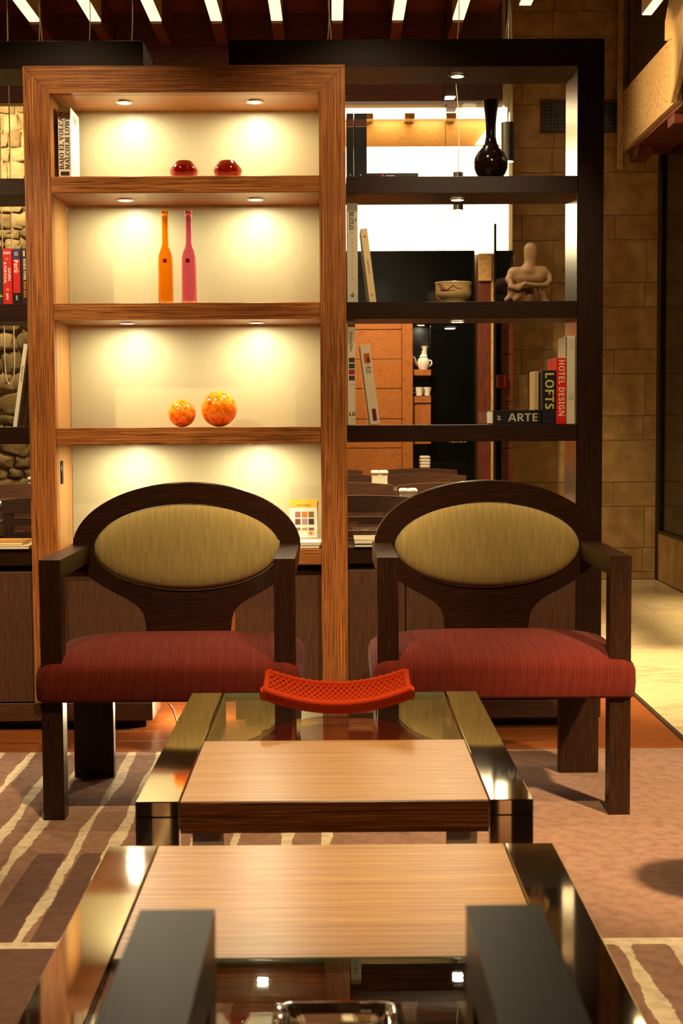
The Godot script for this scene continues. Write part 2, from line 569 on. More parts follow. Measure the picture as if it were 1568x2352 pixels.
# ------------------------------------------------------------------ room shell
func room() -> void:
	var st := begin()
	add_box(st, Vector3(-0.95, -0.11, -3.2), Vector3(4.3, 0.2, 13.4), 0.0, 0)
	var floor_ := struct("floor", st.commit(), M.parquet)
	# planks that show between the rug and the bookcases
	for r in 9:
		var z := -4.35 - 0.145 * r
		var x := -1.75 + 0.37 * (r % 3)
		while x < 1.15:
			var x1: float = minf(x + 0.9, 1.168)
			if x1 - x > 0.06:
				span_part(floor_, "plank", Vector3(x + 0.001, -0.012, z - 0.144), Vector3(x1 - 0.001, 0.0, z - 0.001), M.parquet, 0, 0.001)
			x += 0.9
	var sf := struct("floor", box(Vector3(1.02, 0.18, 13.0), 0.0), M.joint, Vector3(1.69, -0.105, -3.2))
	for r in 26:
		var z := -9.55 + 0.42 * r
		for k in 2:
			var a: float = 1.19 + (0.0 if k == 0 else (0.42 if r % 2 == 0 else 0.6))
			var b: float = (1.19 + (0.42 if r % 2 == 0 else 0.6)) if k == 0 else 2.17
			var o := part(sf, "tile", box(Vector3(b - a - 0.003, 0.015, 0.417), 0.001, 0), M.travertine if (r + k) % 2 == 0 else M.travertine_b)
			o.position = Vector3((a + b) * 0.5, -0.0075, z + 0.21) - sf.position
	struct("trim_1", box(Vector3(0.018, 0.02, 13.0), 0.002), M.steel, Vector3(1.181, -0.007, -3.2))
	# walls
	struct("wall_back", box(Vector3(4.2, 4.4, 0.15), 0.0), M.plaster, Vector3(-0.92, 2.2, -9.48))
	struct("wall_left", box(Vector3(0.15, 4.4, 13.4), 0.0), M.door, Vector3(-3.07, 2.2, -3.1))
	struct("wall_front", box(Vector3(5.4, 4.4, 0.15), 0.0), M.door, Vector3(-0.45, 2.2, 3.3))
	var sw := struct("wall_stone", box(Vector3(1.15, 4.4, 0.15), 0.0), M.joint, Vector3(1.74, 2.2, -9.65))
	var y := 0.05 - 0.28
	var row := 0
	while y < 4.2:
		var hgt := 0.281 if row % 2 == 0 else 0.163
		var y0: float = maxf(y, 0.0)
		var x := 1.182 - (0.13 if row % 2 == 0 else 0.34) - (0.2 if row % 4 > 1 else 0.0)
		while x < 2.165:
			var a: float = maxf(x, 1.182)
			var b: float = minf(x + 0.62, 2.168)
			if b - a > 0.02:
				var t := part(sw, "tile", box(Vector3(b - a - 0.003, y + hgt - y0 - 0.003, 0.02), 0.0015, 0), M.stone if dice.randf() < 0.5 else M.stone_b)
				t.position = Vector3((a + b) * 0.5, (y0 + y + hgt) * 0.5, -9.565) - sw.position
			x += 0.62
		y += hgt
		row += 1
	# right wall: a low stone base with a dark glazed front above it
	var rw := struct("wall_right", box(Vector3(0.15, 4.4, 13.0), 0.0), M.stone, Vector3(2.28, 2.2, -3.2))
	span_part(rw, "base", Vector3(-0.105, -2.2, -6.3), Vector3(-0.07, -1.88, 6.4), M.stone, 2, 0.003)
	var win := thing("dark_window", "tall dark glazed panel above the low stone base on the right wall", "window", Vector3(2.19, 0.0, -9.5))
	win.set_meta("kind", "structure")
	span_part(win, "pane", Vector3(-0.002, 0.34, 0.03), Vector3(0.004, 2.86, 6.0), M.black_gloss, 1, 0.0)
	span_part(win, "frame_rail", Vector3(-0.022, 0.318, 0.0), Vector3(0.012, 0.34, 6.0), M.black, 2)
	span_part(win, "frame_rail", Vector3(-0.022, 2.86, 0.0), Vector3(0.012, 2.89, 6.0), M.black, 2)
	span_part(win, "frame_stile", Vector3(-0.022, 0.34, 0.0), Vector3(0.012, 2.86, 0.03), M.black, 1)
	# ceilings
	struct("ceiling", box(Vector3(3.94, 0.1, 10.4), 0.0), M.red_wood, Vector3(-1.18, 3.07, -1.75))
	struct("ceiling", box(Vector3(3.96, 0.1, 2.7), 0.0), M.oak, Vector3(-1.17, 3.35, -8.28))
	struct("ceiling", box(Vector3(1.7, 0.1, 13.0), 0.0), M.red_wood, Vector3(1.55, 4.35, -3.1))
	struct("ceiling", box(Vector3(0.06, 1.3, 13.0), 0.0), M.red_wood, Vector3(0.77, 3.72, -3.1))
	# cross beam between lounge and restaurant
	struct("trim_2", box(Vector3(3.46, 0.70, 0.08), 0.004, 0), M.red_wood, Vector3(-1.19, 2.955, -6.95))
	struct("trim_3", box(Vector3(0.28, 0.70, 0.08), 0.004, 1), M.door, Vector3(0.68, 2.955, -6.95))
	# pale beams: lamplight on the wood put in as glow, shade as darker stubs
	for k in 11:
		var x := -1.868 + 0.271 * k
		var lit_end := -6.52 if k < 10 else -6.3
		var b := thing("lit_ceiling_beam", "pale ceiling beam with lamplight put on its underside as glow, number %d from the left" % (k + 1) if k < 10 else "short pale ceiling beam at the right end of the row", "ceiling beam", Vector3(x, 2.875, lit_end), 0.0, "lit ceiling beams")
		b.set_meta("label", "pale ceiling beam with lamplight put on its underside as glow, " + ["far outside the left edge", "just outside the left edge", "leftmost one in the frame", "second from the left in the frame", "third from the left in the frame", "above the middle of the pale bookcase", "above the right half of the pale bookcase", "above the right post of the pale bookcase", "above the left of the dark bookcase", "above the tall black vase's lamp", "shorter than the rest, in front of the stone wall"][k])
		span_part(b, "beam", Vector3(-0.026, 0.004, 0.0), Vector3(0.026, 0.145, 1.6), M.oak, 2)
		part(b, "painted_lit_face", box(Vector3(0.05, 0.006, 1.58), 0.0), M.painted_beam_light, Vector3(0, 0.002, 0.8))  # lit wood shown as glow, the beam is no lamp
		if k < 10:
			span_part(b, "shaded_stub", Vector3(-0.026, -0.01, -0.37), Vector3(0.026, 0.145, -0.001), M.red_wood, 2)  # the same beam in shade, put in as darker wood
		area(b, Vector3(0, -0.004, 0.8), Vector3(-PI / 2, 0, 0), Vector2(0.05, 1.58), WARM, 0.05)  # light added to go with the painted-on glow
	# glass partition beside the stone floor
	struct("window_1", box(Vector3(0.87, 2.33, 0.01), 0.0), M.pane, Vector3(0.489, 1.167, -5.23))

# ------------------------------------------------------------------ far wall of the restaurant
func restaurant_wall() -> void:
	var lp := thing("wall_light_panel", "wide white glowing wall panel behind the dark bookcase", "light panel", Vector3(0, 2.162, -9.36))
	for s in [[-1.3, -0.42], [-0.416, 0.148], [0.152, 0.728], [0.732, 1.148]]:
		part(lp, "light_pane", box(Vector3(s[1] - s[0] - 0.002, 0.69, 0.03), 0.001), M.panel_glow, Vector3((s[0] + s[1]) * 0.5, 0.343, 0.0))
	area(lp, Vector3(-0.08, 0.34, 0.03), Vector3(0, PI, 0), Vector2(2.4, 0.66), WARM, 1.6)
	var fr := thing("cedar_frieze", "orange cedar board above the white glowing wall panel", "panel", Vector3(0, 2.85, -9.34))
	span_part(fr, "board", Vector3(-1.3, 0.0, -0.03), Vector3(0.735, 0.175, 0.0), M.frieze, 0)
	span_part(fr, "board", Vector3(0.739, 0.0, -0.03), Vector3(1.15, 0.175, 0.0), M.frieze, 0)
	var cv := thing("cove_light", "thin white glowing strip above the cedar board", "light strip", Vector3(0, 3.028, -9.34))
	part(cv, "light_strip", box(Vector3(2.44, 0.07, 0.02), 0.001), M.panel_glow, Vector3(-0.08, 0.035, -0.02))
	area(cv, Vector3(-0.08, 0.0, 0.07), Vector3(-PI / 2, 0, 0), Vector2(2.4, 0.06), WARM, 0.9)
	for x in [0.235, 0.50, 0.765]:
		span_part(cv, "corbel", Vector3(x - 0.032, -0.026, 0.0), Vector3(x + 0.032, 0.01, 0.12), M.oak, 2)
	single("slanted_light_panel", prism(PackedVector2Array([Vector2(0.925, 0.0), Vector2(1.108, 0.25), Vector2(1.149, 0.20), Vector2(1.149, 0.0)]), 0.01), M.panel_glow, "white glowing slanted panel behind the neck of the black vase", "light panel", Vector3(0, 2.853, -9.31))
	# dark panel band and everything set in it
	var bw := thing("black_wall_panel", "large glossy black panel under the white glowing wall", "panel", Vector3(0, 0, -9.15))
	span_part(bw, "panel", Vector3(-1.3, 1.70, -0.2), Vector3(0.907, 2.16, 0.0), M.black_gloss, 1)
	span_part(bw, "panel", Vector3(0.623, 0.0, -0.2), Vector3(0.907, 1.698, 0.0), M.black_gloss, 1)
	span_part(bw, "panel", Vector3(1.03, 0.0, -0.2), Vector3(1.155, 2.16, -0.02), M.black_gloss, 1)
	var cw := thing("cedar_wall_panel", "orange cedar wall of wide horizontal boards beside the display niche", "panel", Vector3(0, 0, -9.05))
	var yy := [0.0, 0.35, 0.535, 0.72, 0.905, 1.09, 1.282, 1.467, 1.655, 1.697]
	for i in yy.size() - 1:
		span_part(cw, "board", Vector3(-1.3, yy[i] + 0.002, -0.04), Vector3(0.435, yy[i + 1] - 0.002, 0.0), M.cedar, 0, 0.002)
	span_part(cw, "pilaster", Vector3(0.437, 0.0, -0.2), Vector3(0.504, 1.697, 0.03), M.cedar, 1)
	var ni := thing("display_niche", "narrow dark display niche with cedar shelves", "niche", Vector3(0, 0, -9.05))
	span_part(ni, "back", Vector3(0.505, 0.0, -0.25), Vector3(0.622, 1.697, -0.22), M.black, 1)
	for s in [[1.364, 1.402], [1.19, 1.233], [0.70, 0.72]]:
		span_part(ni, "shelf", Vector3(0.506, s[0], -0.21), Vector3(0.621, s[1], 0.0), M.cedar, 0)
	span_part(ni, "drawer", Vector3(0.508, 0.93, -0.2), Vector3(0.62, 1.185, -0.01), M.cedar, 0)
	downlight(ni, Vector3(0.565, 1.69, -0.10), 0.06)
	var dj := thing("door_frame", "cedar door jamb with a pale edge left of the stone wall", "door frame", Vector3(0, 0, -9.0))
	span_part(dj, "jamb", Vector3(0.915, 0.0, -0.1), Vector3(0.995, 2.12, 0.0), M.red_wood, 1)
	span_part(dj, "edge", Vector3(0.995, 0.0, -0.1), Vector3(1.011, 2.12, 0.012), M.oak, 1)
	span_part(dj, "head", Vector3(0.915, 1.95, 0.0), Vector3(0.995, 2.12, 0.03), M.oak, 0)
	span_part(dj, "post", Vector3(1.012, 0.0, -0.06), Vector3(1.027, 2.305, 0.02), M.black, 1)
	var rc := thing("cedar_strip", "narrow strip of dark red boards at the corner of the stone wall", "panel", Vector3(0, 0, -9.12))
	for i in 6:
		span_part(rc, "board", Vector3(1.072, 0.30 * i, 0.0), Vector3(1.15, 0.30 * i + 0.297, 0.02), M.red_wood, 0)
	var fa := thing("call_point", "small dark red box on the black wall by the stone corner", "alarm box", Vector3(1.062, 1.325, -9.08))
	part(fa, "housing", box(Vector3(0.074, 0.085, 0.05), 0.006), plain(Color8(130, 12, 14), 0.3))
	part(fa, "plate", box(Vector3(0.016, 0.07, 0.004), 0.001), plain(Color8(200, 120, 110), 0.3), Vector3(-0.024, 0.0, 0.026))
	# vent in the stone wall
	var v := thing("vent_grille", "dark square-mesh vent grille high on the stone wall", "vent", Vector3(1.637, 3.077, -9.55))
	span_part(v, "duct", Vector3(-0.25, -0.1, -0.004), Vector3(0.25, 0.1, 0.0), M.black, 0, 0.0)
	for s in [-1, 1]:
		span_part(v, "frame_rail", Vector3(-0.26, s * 0.1 - 0.006, -0.004), Vector3(0.26, s * 0.1 + 0.006, 0.014), M.door, 0)
		span_part(v, "frame_stile", Vector3(s * 0.25 - 0.006, -0.1, -0.004), Vector3(s * 0.25 + 0.006, 0.1, 0.014), M.door, 1)
	for i in 23:
		span_part(v, "grille_bar", Vector3(-0.24 + 0.0214 * i, -0.095, 0.002), Vector3(-0.2385 + 0.0214 * i, 0.095, 0.005), M.wire, 1, 0.0)
	for i in 8:
		span_part(v, "grille_bar", Vector3(-0.245, -0.083 + 0.0225 * i, 0.004), Vector3(0.245, -0.0815 + 0.0225 * i, 0.007), M.wire, 0, 0.0)
	# rubble wall at the left
	var rb := struct("wall_rubble", box(Vector3(1.7, 3.0, 0.2), 0.0), M.mortar, Vector3(-1.85, 1.5, -8.15))
	var shapes := []
	for i in 6:
		shapes.append(rough_stone(40 + i))
	var y := 0.45
	while y < 2.95:
		var h := dice.randf_range(0.055, 0.13)
		var x := -2.45 + dice.randf() * 0.1
		while x < -1.15:
			var w := dice.randf_range(0.06, 0.2)
			var o := part(rb, "stone", shapes[dice.randi() % 6], M.rubble if dice.randf() < 0.5 else M.rubble_b)
			o.position = Vector3(x + w * 0.5, y + h * 0.5, -8.05) - rb.position
			o.scale = Vector3(w * 1.08, h * 1.1, 0.07)
			o.rotation.z = dice.randf_range(-0.25, 0.25)
			x += w
		y += h

func rough_stone(seed_: int) -> ArrayMesh:
	var d := RandomNumberGenerator.new()
	d.seed = seed_
	var rings := []
	for r in [[-0.5, 1.0], [0.1, 1.0], [0.34, 0.88], [0.5, 0.6]]:
		var ring := []
		for k in 9:
			var a := TAU * (k + 0.5) / 9
			var c := Vector2(signf(cos(a)) * pow(absf(cos(a)), 0.4), signf(sin(a)) * pow(absf(sin(a)), 0.4)) * 0.5
			var j: float = r[1] * d.randf_range(0.74, 1.1)
			ring.append(Vector3(c.x * j, c.y * j, r[0] + d.randf_range(-0.22, 0.16)))
		rings.append(ring)
	rings.reverse()
	return loft(rings)

# ------------------------------------------------------------------ bookcases
func zebrano_bookcase() -> void:
	var z0 := -4.90
	var o := thing("bookcase", "striped orange-brown zebrano bookcase with lit cream back panel", "bookcase", Vector3(0, 0, z0))
	var W := 0.09
	var l := -1.043
	var r := 0.047
	var top := 2.285
	var base := 0.109
	# mitred frame: two posts and a top rail
	part(o, "post", prism(PackedVector2Array([Vector2(l, base), Vector2(l + W, base), Vector2(l + W, top - W), Vector2(l, top)]), 0.04, 1, Vector2(0.3, 0.21)), M.zebrano, Vector3(0, 0, -0.02))
	part(o, "post", prism(PackedVector2Array([Vector2(r - W, base), Vector2(r, base), Vector2(r, top), Vector2(r - W, top - W)]), 0.04, 1, Vector2(0.9, 1.63)), M.zebrano, Vector3(0, 0, -0.02))
	part(o, "top_rail", prism(PackedVector2Array([Vector2(l + 0.0015, top), Vector2(l + W + 0.001, top - W), Vector2(r - W - 0.001, top - W), Vector2(r - 0.0015, top)]), 0.04, 0, Vector2(0.1, 0.77)), M.zebrano, Vector3(0, 0, -0.02))
	var il := l + W
	var ir := r - W
	span_part(o, "side_panel", Vector3(l + 0.005, 0.585, -0.29), Vector3(il, top, -0.041), M.zebrano_lit, 1)
	span_part(o, "side_panel", Vector3(ir, 0.585, -0.29), Vector3(r - 0.005, top, -0.041), M.zebrano_lit, 1)
	span_part(o, "top_panel", Vector3(il, top - W, -0.289), Vector3(ir, top - 0.01, -0.041), M.zebrano_lit, 0)
	var tops := [1.916, 1.488, 1.063]
	for t in tops:
		span_part(o, "shelf", Vector3(il, t - 0.057, -0.289), Vector3(ir, t, -0.001), M.zebrano, 0, 0.0015)
	span_part(o, "bottom_board", Vector3(il, 0.585, -0.289), Vector3(ir, 0.640, -0.001), M.zebrano, 0, 0.0015)
	span_part(o, "back_panel", Vector3(il + 0.001, 0.64, -0.30), Vector3(ir - 0.001, top - 0.012, -0.2901), M.cream, 1, 0.0, "glossy cream back panel")
	var under := [top - W, tops[0] - 0.057, tops[1] - 0.057, tops[2] - 0.057]
	for u in under:
		for x in [-0.722, -0.268]:
			downlight(o, Vector3(x, u, -0.14), 0.34)
	var pull := part(o, "finger_pull", loft([rounded_ring(0.004, 0.016, 0.015, -0.04), rounded_ring(0.004, 0.016, 0.015, 0.04)]), M.black, Vector3(il + 0.001, 0.908, -0.085))
	part(pull, "recess", box(Vector3(0.003, 0.06, 0.014), 0.001), M.black, Vector3(0.0035, 0, 0))

func dark_unit(o: Node3D, x0: float, x1: float, s0: float, s1: float, stile_right: bool) -> void:
	# x0..x1 the whole unit, s0..s1 where its shelves show beside the pale bookcase
	var W := 0.088
	var top := 2.38
	var b := -0.255
	if stile_right:
		part(o, "top_beam", prism(PackedVector2Array([Vector2(x0, top), Vector2(x0, 2.288), Vector2(x1 - W, 2.288), Vector2(x1 - 0.001, top)]), 0.255, 0, Vector2(0.4, 0.2)), M.wenge, Vector3(0, 0, -0.1275))
		part(o, "post", prism(PackedVector2Array([Vector2(x1, top), Vector2(x1 - W + 0.001, 2.287), Vector2(x1 - W, 0.10), Vector2(x1, 0.10)]), 0.255, 1, Vector2(0.2, 0.9)), M.wenge, Vector3(0, 0, -0.1275))
		span_part(o, "steel_lining", Vector3(x1 - W - 0.003, 0.645, b + 0.004), Vector3(x1 - W - 0.0005, 2.286, -0.004), M.steel, 1, 0.0005, "brushed steel lining")
	else:
		span_part(o, "top_beam", Vector3(x0, 2.288, b), Vector3(x1, top, 0.0), M.wenge, 0)
		span_part(o, "post", Vector3(x0, 0.10, b), Vector3(x0 + W, 2.287, 0.0), M.wenge, 1)
	for t in [1.918, 1.491, 1.066]:
		span_part(o, "shelf", Vector3(s0, t - 0.058, b), Vector3(s1, t, 0.0), M.wenge, 0, 0.0015)
	span_part(o, "counter", Vector3(s0, 0.584, b), Vector3(s1, 0.642, 0.0), M.wenge, 0, 0.0015)
	var c0 := x0 if stile_right else x0 + W
	var c1 := x1 - W if stile_right else x1
	span_part(o, "carcass", Vector3(c0 + 0.01, 0.10, b), Vector3(c1 - 0.01, 0.574, -0.022), M.wenge, 0)
	var n := 2 if stile_right else 3
	for k in n:
		var a := c0 + (c1 - c0) * k / n
		span_part(o, "door", Vector3(a + 0.0015, 0.104, -0.02), Vector3(a + (c1 - c0) / n - 0.0015, 0.562, 0.0), M.door, 1, 0.0015)
	span_part(o, "plinth", Vector3(x0, 0.035, b), Vector3(x1, 0.099, 0.0), M.door, 0)
	span_part(o, "toe_kick", Vector3(x0 + 0.03, 0.0, b), Vector3(x1 - 0.03, 0.035, -0.06), M.wenge, 0)

func dark_bookcases() -> void:
	var o := thing("dark_bookcase", "dark wenge bookcase open to the restaurant, right of the zebrano one", "bookcase", Vector3(0, 0, -4.945))
	dark_unit(o, -0.349, 0.934, 0.049, 0.845, true)
	for u in [2.287, 1.859, 1.432, 1.007]:
		downlight(o, Vector3(0.442, u, -0.125), 0.11)
	var q := thing("dark_bookcase", "dark wenge bookcase cut by the left edge of the picture", "bookcase", Vector3(0, 0, -4.945))
	dark_unit(q, -2.45, -0.641, -2.36, -1.045, false)
	for u in [2.287, 1.859, 1.432, 1.007]:
		downlight(q, Vector3(-1.4, u, -0.125), 0.11)
	# small uplight and its lead in the gap between the two dark units
	var f := thing("floor_light", "small bright floor light behind the left armchair", "floor light", Vector3(-0.50, 0.0, -5.12))
	part(f, "housing", lathe([Vector2(0.0, 0.0), Vector2(0.05, 0.0), Vector2(0.05, 0.03), Vector2(0.04, 0.036), Vector2(0.0, 0.036)], 24), M.steel)
	part(f, "lamp_lens", lathe([Vector2(0.0, 0.037), Vector2(0.036, 0.037), Vector2(0.036, 0.040), Vector2(0.0, 0.040)], 24), M.lens)
	var l := OmniLight3D.new()
	l.name = "glow_light"
	l.light_color = WARM
	l.light_energy = 0.25
	l.light_size = 0.03
	l.shadow_enabled = true
	l.omni_range = 8.0
	f.add_child(l)
	l.position.y = 0.075
	single("power_lead", tube([Vector3(-0.58, 0.03, -5.12), Vector3(-0.60, 0.075, -5.06), Vector3(-0.575, 0.06, -5.0), Vector3(-0.55, 0.02, -4.93), Vector3(-0.55, 0.004, -4.85), Vector3(-0.52, 0.004, -4.7)], 0.003, 6), plain(Color8(150, 30, 16), 0.5), "thin red lead on the floor behind the left armchair", "cord")

# ------------------------------------------------------------------ armchairs
func oval_back() -> ArrayMesh:
	# outline round the centre (0, 0) = height 0.70: an oval that runs into a stem below
	var outer := []
	var inner := []
	var n := 96
	var flare := [Vector2(0.343, 0.006), Vector2(0.335, -0.04), Vector2(0.305, -0.082), Vector2(0.262, -0.115), Vector2(0.215, -0.143), Vector2(0.178, -0.163), Vector2(0.152, -0.182), Vector2(0.136, -0.205), Vector2(0.128, -0.235), Vector2(0.126, -0.30)]
	for k in n:
		var a := TAU * k / n
		var d := Vector2(cos(a), sin(a))
		var r := 0.0
		if d.y >= 0.0175:
			r = 1.0 / sqrt(pow(d.x / 0.343, 2) + pow(d.y / 0.194, 2))
			outer.append(d * r)
		else:
			var q := Vector2(absf(d.x), d.y)
			var hit := q * 0.30 / maxf(-q.y, 0.001)
			if hit.x > 0.126 or q.y > -0.3:
				for i in flare.size() - 1:
					var p = Geometry2D.segment_intersects_segment(Vector2.ZERO, q, flare[i], flare[i + 1])
					if p != null:
						hit = p
						break
			hit.x = minf(hit.x, 0.343)
			outer.append(Vector2(hit.x * (1.0 if d.x >= 0 else -1.0), hit.y))
		inner.append(Vector2(d.x * 0.281, -0.004 + d.y * 0.132))
	var st := begin()
	var h := 0.019
	var b := 0.003
	# rings round the section: inner front, outer front, outer back, inner back with small chamfers
	var bend := func(p: Vector2, z: float) -> Vector3: return Vector3(p.x, p.y, z + 0.25 * p.x * p.x)
	for k in n:
		var k1 := (k + 1) % n
		for s in [-1.0, 1.0]:
			var nz := Vector3(0, 0, s)
			var o0: Vector2 = outer[k]
			var o1: Vector2 = outer[k1]
			var i0: Vector2 = inner[k]
			var i1: Vector2 = inner[k1]
			var e0 := o0 - (o0 - i0).normalized() * b
			var e1 := o1 - (o1 - i1).normalized() * b
			var j0 := i0 + (o0 - i0).normalized() * b
			var j1 := i1 + (o1 - i1).normalized() * b
			flat_quad(st, bend.call(j0, s * h), bend.call(e0, s * h), bend.call(e1, s * h), bend.call(j1, s * h), nz, 0)
			var no := Vector3(o0.x, o0.y, 0).normalized()
			flat_quad(st, bend.call(e0, s * h), bend.call(o0, s * (h - b)), bend.call(o1, s * (h - b)), bend.call(e1, s * h), (no + nz).normalized(), 0)
			flat_quad(st, bend.call(j0, s * h), bend.call(i0, s * (h - b)), bend.call(i1, s * (h - b)), bend.call(j1, s * h), (nz - no).normalized(), 0)
		var oo0: Vector2 = outer[k]
		var oo1: Vector2 = outer[k1]
		var ii0: Vector2 = inner[k]
		var ii1: Vector2 = inner[k1]
		var t := (oo1 - oo0).normalized()
		var nn := Vector3(t.y, -t.x, 0)
		flat_quad(st, bend.call(oo0, -h + b), bend.call(oo1, -h + b), bend.call(oo1, h - b), bend.call(oo0, h - b), nn, 2)
		var t2 := (ii1 - ii0).normalized()
		flat_quad(st, bend.call(ii0, -h + b), bend.call(ii1, -h + b), bend.call(ii1, h - b), bend.call(ii0, h - b), Vector3(-t2.y, t2.x, 0), 2)
	return st.commit()

func oval_pad() -> ArrayMesh:
	var st := begin()
	st.set_smooth_group(0)
	var n := 64
	var prof := [[1.0, -0.012], [1.0, 0.004], [0.985, 0.013], [0.94, 0.021], [0.85, 0.028], [0.7, 0.034], [0.5, 0.038], [0.25, 0.040], [0.0, 0.0405]]
	for i in prof.size() - 1:
		for k in n:
			var q := []
			for s in [[i, k], [i, k + 1], [i + 1, k + 1], [i + 1, k]]:
				var a: float = TAU * s[1] / n
				var e: Array = prof[s[0]]
				var x: float = cos(a) * 0.2795 * e[0]
				q.append(Vector3(x, -0.004 + sin(a) * 0.1305 * e[0], e[1] + 0.25 * x * x))
			for t in [[0, 2, 1], [0, 3, 2]]:
				if q[t[0]].is_equal_approx(q[t[1]]) or q[t[1]].is_equal_approx(q[t[2]]):
					continue
				for j in t:
					st.set_uv(Vector2(q[j].x, q[j].y))
					st.add_vertex(q[j])
	st.generate_normals()
	return st.commit()

func seat_shape() -> ArrayMesh:
	var rings := []
	for r in [[-0.012, 0.002], [-0.003, 0.0], [0.0, 0.008], [0.002, 0.04], [0.001, 0.075], [-0.004, 0.090], [-0.012, 0.100], [-0.03, 0.110], [-0.06, 0.122], [-0.10, 0.134], [-0.15, 0.144], [-0.20, 0.150], [-0.235, 0.153]]:
		rings.append(rounded_ring(0.356 + r[0], 0.24 + r[0], 0.028 + maxf(0.0, -r[0]) * 0.5, r[1], 5))
	return loft(rings)

func armchairs() -> void:
	var o := thing("armchair", "", "armchair", Vector3(-0.4485, 0.0062, -4.05), 0.0, "oval-backed armchairs")
	for s in [-1.0, 1.0]:
		# front leg that runs up through the seat and is mitred to the armrest
		part(o, "front_leg", prism(PackedVector2Array([Vector2(0.25, 0.0), Vector2(0.25, 0.708), Vector2(0.1925, 0.6555), Vector2(0.1925, 0.0)]), 0.057, 1, Vector2(0.31 * s, 0.2)), M.chair_wood, Vector3(s * 0.3145, 0, 0), Vector3(0, -PI / 2, 0))
		part(o, "armrest", prism(PackedVector2Array([Vector2(0.2495, 0.708), Vector2(-0.262, 0.708), Vector2(-0.262, 0.656), Vector2(0.1920, 0.656)]), 0.057, 0, Vector2(0.7, 0.4 * s)), M.chair_wood, Vector3(s * 0.3145, 0, 0), Vector3(0, -PI / 2, 0))
		span_part(o, "rear_leg", Vector3(s * 0.343, 0.0, -0.25), Vector3(s * 0.223, 0.335, -0.212), M.chair_wood, 1, 0.002)
	var back := part(o, "back_frame", oval_back(), M.chair_wood, Vector3(0.005, 0.70, -0.262))
	part(back, "back_pad", oval_pad(), M.back_pad, Vector3(0, 0, 0.008), Vector3.ZERO, "olive-gold striated back pad")
	part(o, "seat", seat_shape(), M.seat, Vector3(0, 0.325, 0.028), Vector3.ZERO, "rust-red velvet seat")
	o.set_meta("label", "oval-backed wooden armchair with red seat, left of the pair facing the camera")
	copy_of(o, "oval-backed wooden armchair with red seat, right of the pair facing the camera", Vector3(0.459, 0.0062, -4.065))
	copy_of(o, "near armchair seen only by its dark armrest, lower left", Vector3(-0.435, 0.0062, -0.81), PI)
	copy_of(o, "near armchair seen only by its dark armrest, lower right", Vector3(0.442, 0.0062, -0.815), PI)

# ------------------------------------------------------------------ coffee tables
func tables() -> void:
	var h := 0.452
	var o := thing("coffee_table", "coffee table with chrome sides, wood near half and glass far half", "coffee table", Vector3(-0.002, 0.0062, -2.781), 0.0, "chrome and wood coffee tables")
	for s in [-1.0, 1.0]:
		var st := begin()
		add_box(st, Vector3(s * 0.2925, h - 0.013, 0), Vector3(0.072, 0.026, 0.94), 0.0015, 2)
		for e in [-1.0, 1.0]:
			add_box(st, Vector3(s * 0.2925, (h - 0.026) * 0.5, e * 0.457), Vector3(0.072, h - 0.026, 0.026), 0.0015, 1)
		part(o, "side_frame", st.commit(), M.chrome)
	span_part(o, "wood_top", Vector3(-0.255, h - 0.054, 0.026), Vector3(0.255, h - 0.0015, 0.469), M.zebrano_edge, 0, 0.001)
	span_part(o, "lit_veneer", Vector3(-0.254, h - 0.0015, 0.027), Vector3(0.254, h, 0.4685), M.zebrano_lit, 0, 0.0004)  # top face in the lightened copy, gloss light put into its colour
	span_part(o, "glass_top", Vector3(-0.253, h - 0.009, -0.468), Vector3(0.253, h - 0.001, 0.023), M.pane, 0, 0.0005)
	span_part(o, "glass_shelf", Vector3(-0.253, h - 0.068, -0.466), Vector3(0.253, h - 0.061, 0.023), M.pane, 0, 0.0005)
	for e in [-0.469, 0.0235]:
		span_part(o, "glass_edge", Vector3(-0.253, h - 0.009, e), Vector3(0.253, h - 0.001, e + 0.001), M.glass_edge, 0, 0.0)
	for x in [-0.256, 0.249]:
		span_part(o, "glass_rail", Vector3(x, h - 0.078, -0.46), Vector3(x + 0.007, h - 0.010, 0.022), M.chrome, 2, 0.001)
	for x in [-0.088, 0.084]:
		span_part(o, "glass_divider", Vector3(x, h - 0.061, -0.26), Vector3(x + 0.004, h - 0.0095, 0.018), M.pane, 1, 0.0)
	copy_of(o, "nearer coffee table with chrome sides, wood far half and glass near half", Vector3(-0.007, 0.0062, -1.599), PI)
	basket(Vector3(0.005, h + 0.0075, -3.0))
	# glass dish on the near table
	var d := thing("glass_ashtray", "square clear glass dish with gold-lit edges on the nearer table", "ashtray", Vector3(0.0, h + 0.0065, -1.37))
	var gl := tinted_glass(Color(0.96, 0.95, 0.9), 0.05)
	part(d, "dish", loft([rounded_ring(0.057, 0.057, 0.010, 0.0), rounded_ring(0.063, 0.063, 0.012, 0.004), rounded_ring(0.065, 0.065, 0.012, 0.026), rounded_ring(0.062, 0.062, 0.012, 0.029), rounded_ring(0.052, 0.052, 0.012, 0.029), rounded_ring(0.048, 0.048, 0.012, 0.026), rounded_ring(0.043, 0.043, 0.012, 0.009)]), gl)
	# small round side table right of the frame whose shadow falls on the rug
	var t := thing("side_table", "small round side table just outside the right edge", "side table", Vector3(1.065, 0.0062, -2.94))
	part(t, "table_top", lathe([Vector2(0.0, 0.50), Vector2(0.125, 0.50), Vector2(0.127, 0.49), Vector2(0.125, 0.478), Vector2(0.0, 0.478)], 40), M.wenge)
	part(t, "pedestal", lathe([Vector2(0.0, 0.478), Vector2(0.02, 0.478), Vector2(0.02, 0.02), Vector2(0.11, 0.008), Vector2(0.11, 0.0), Vector2(0.0, 0.0)], 32), M.steel)

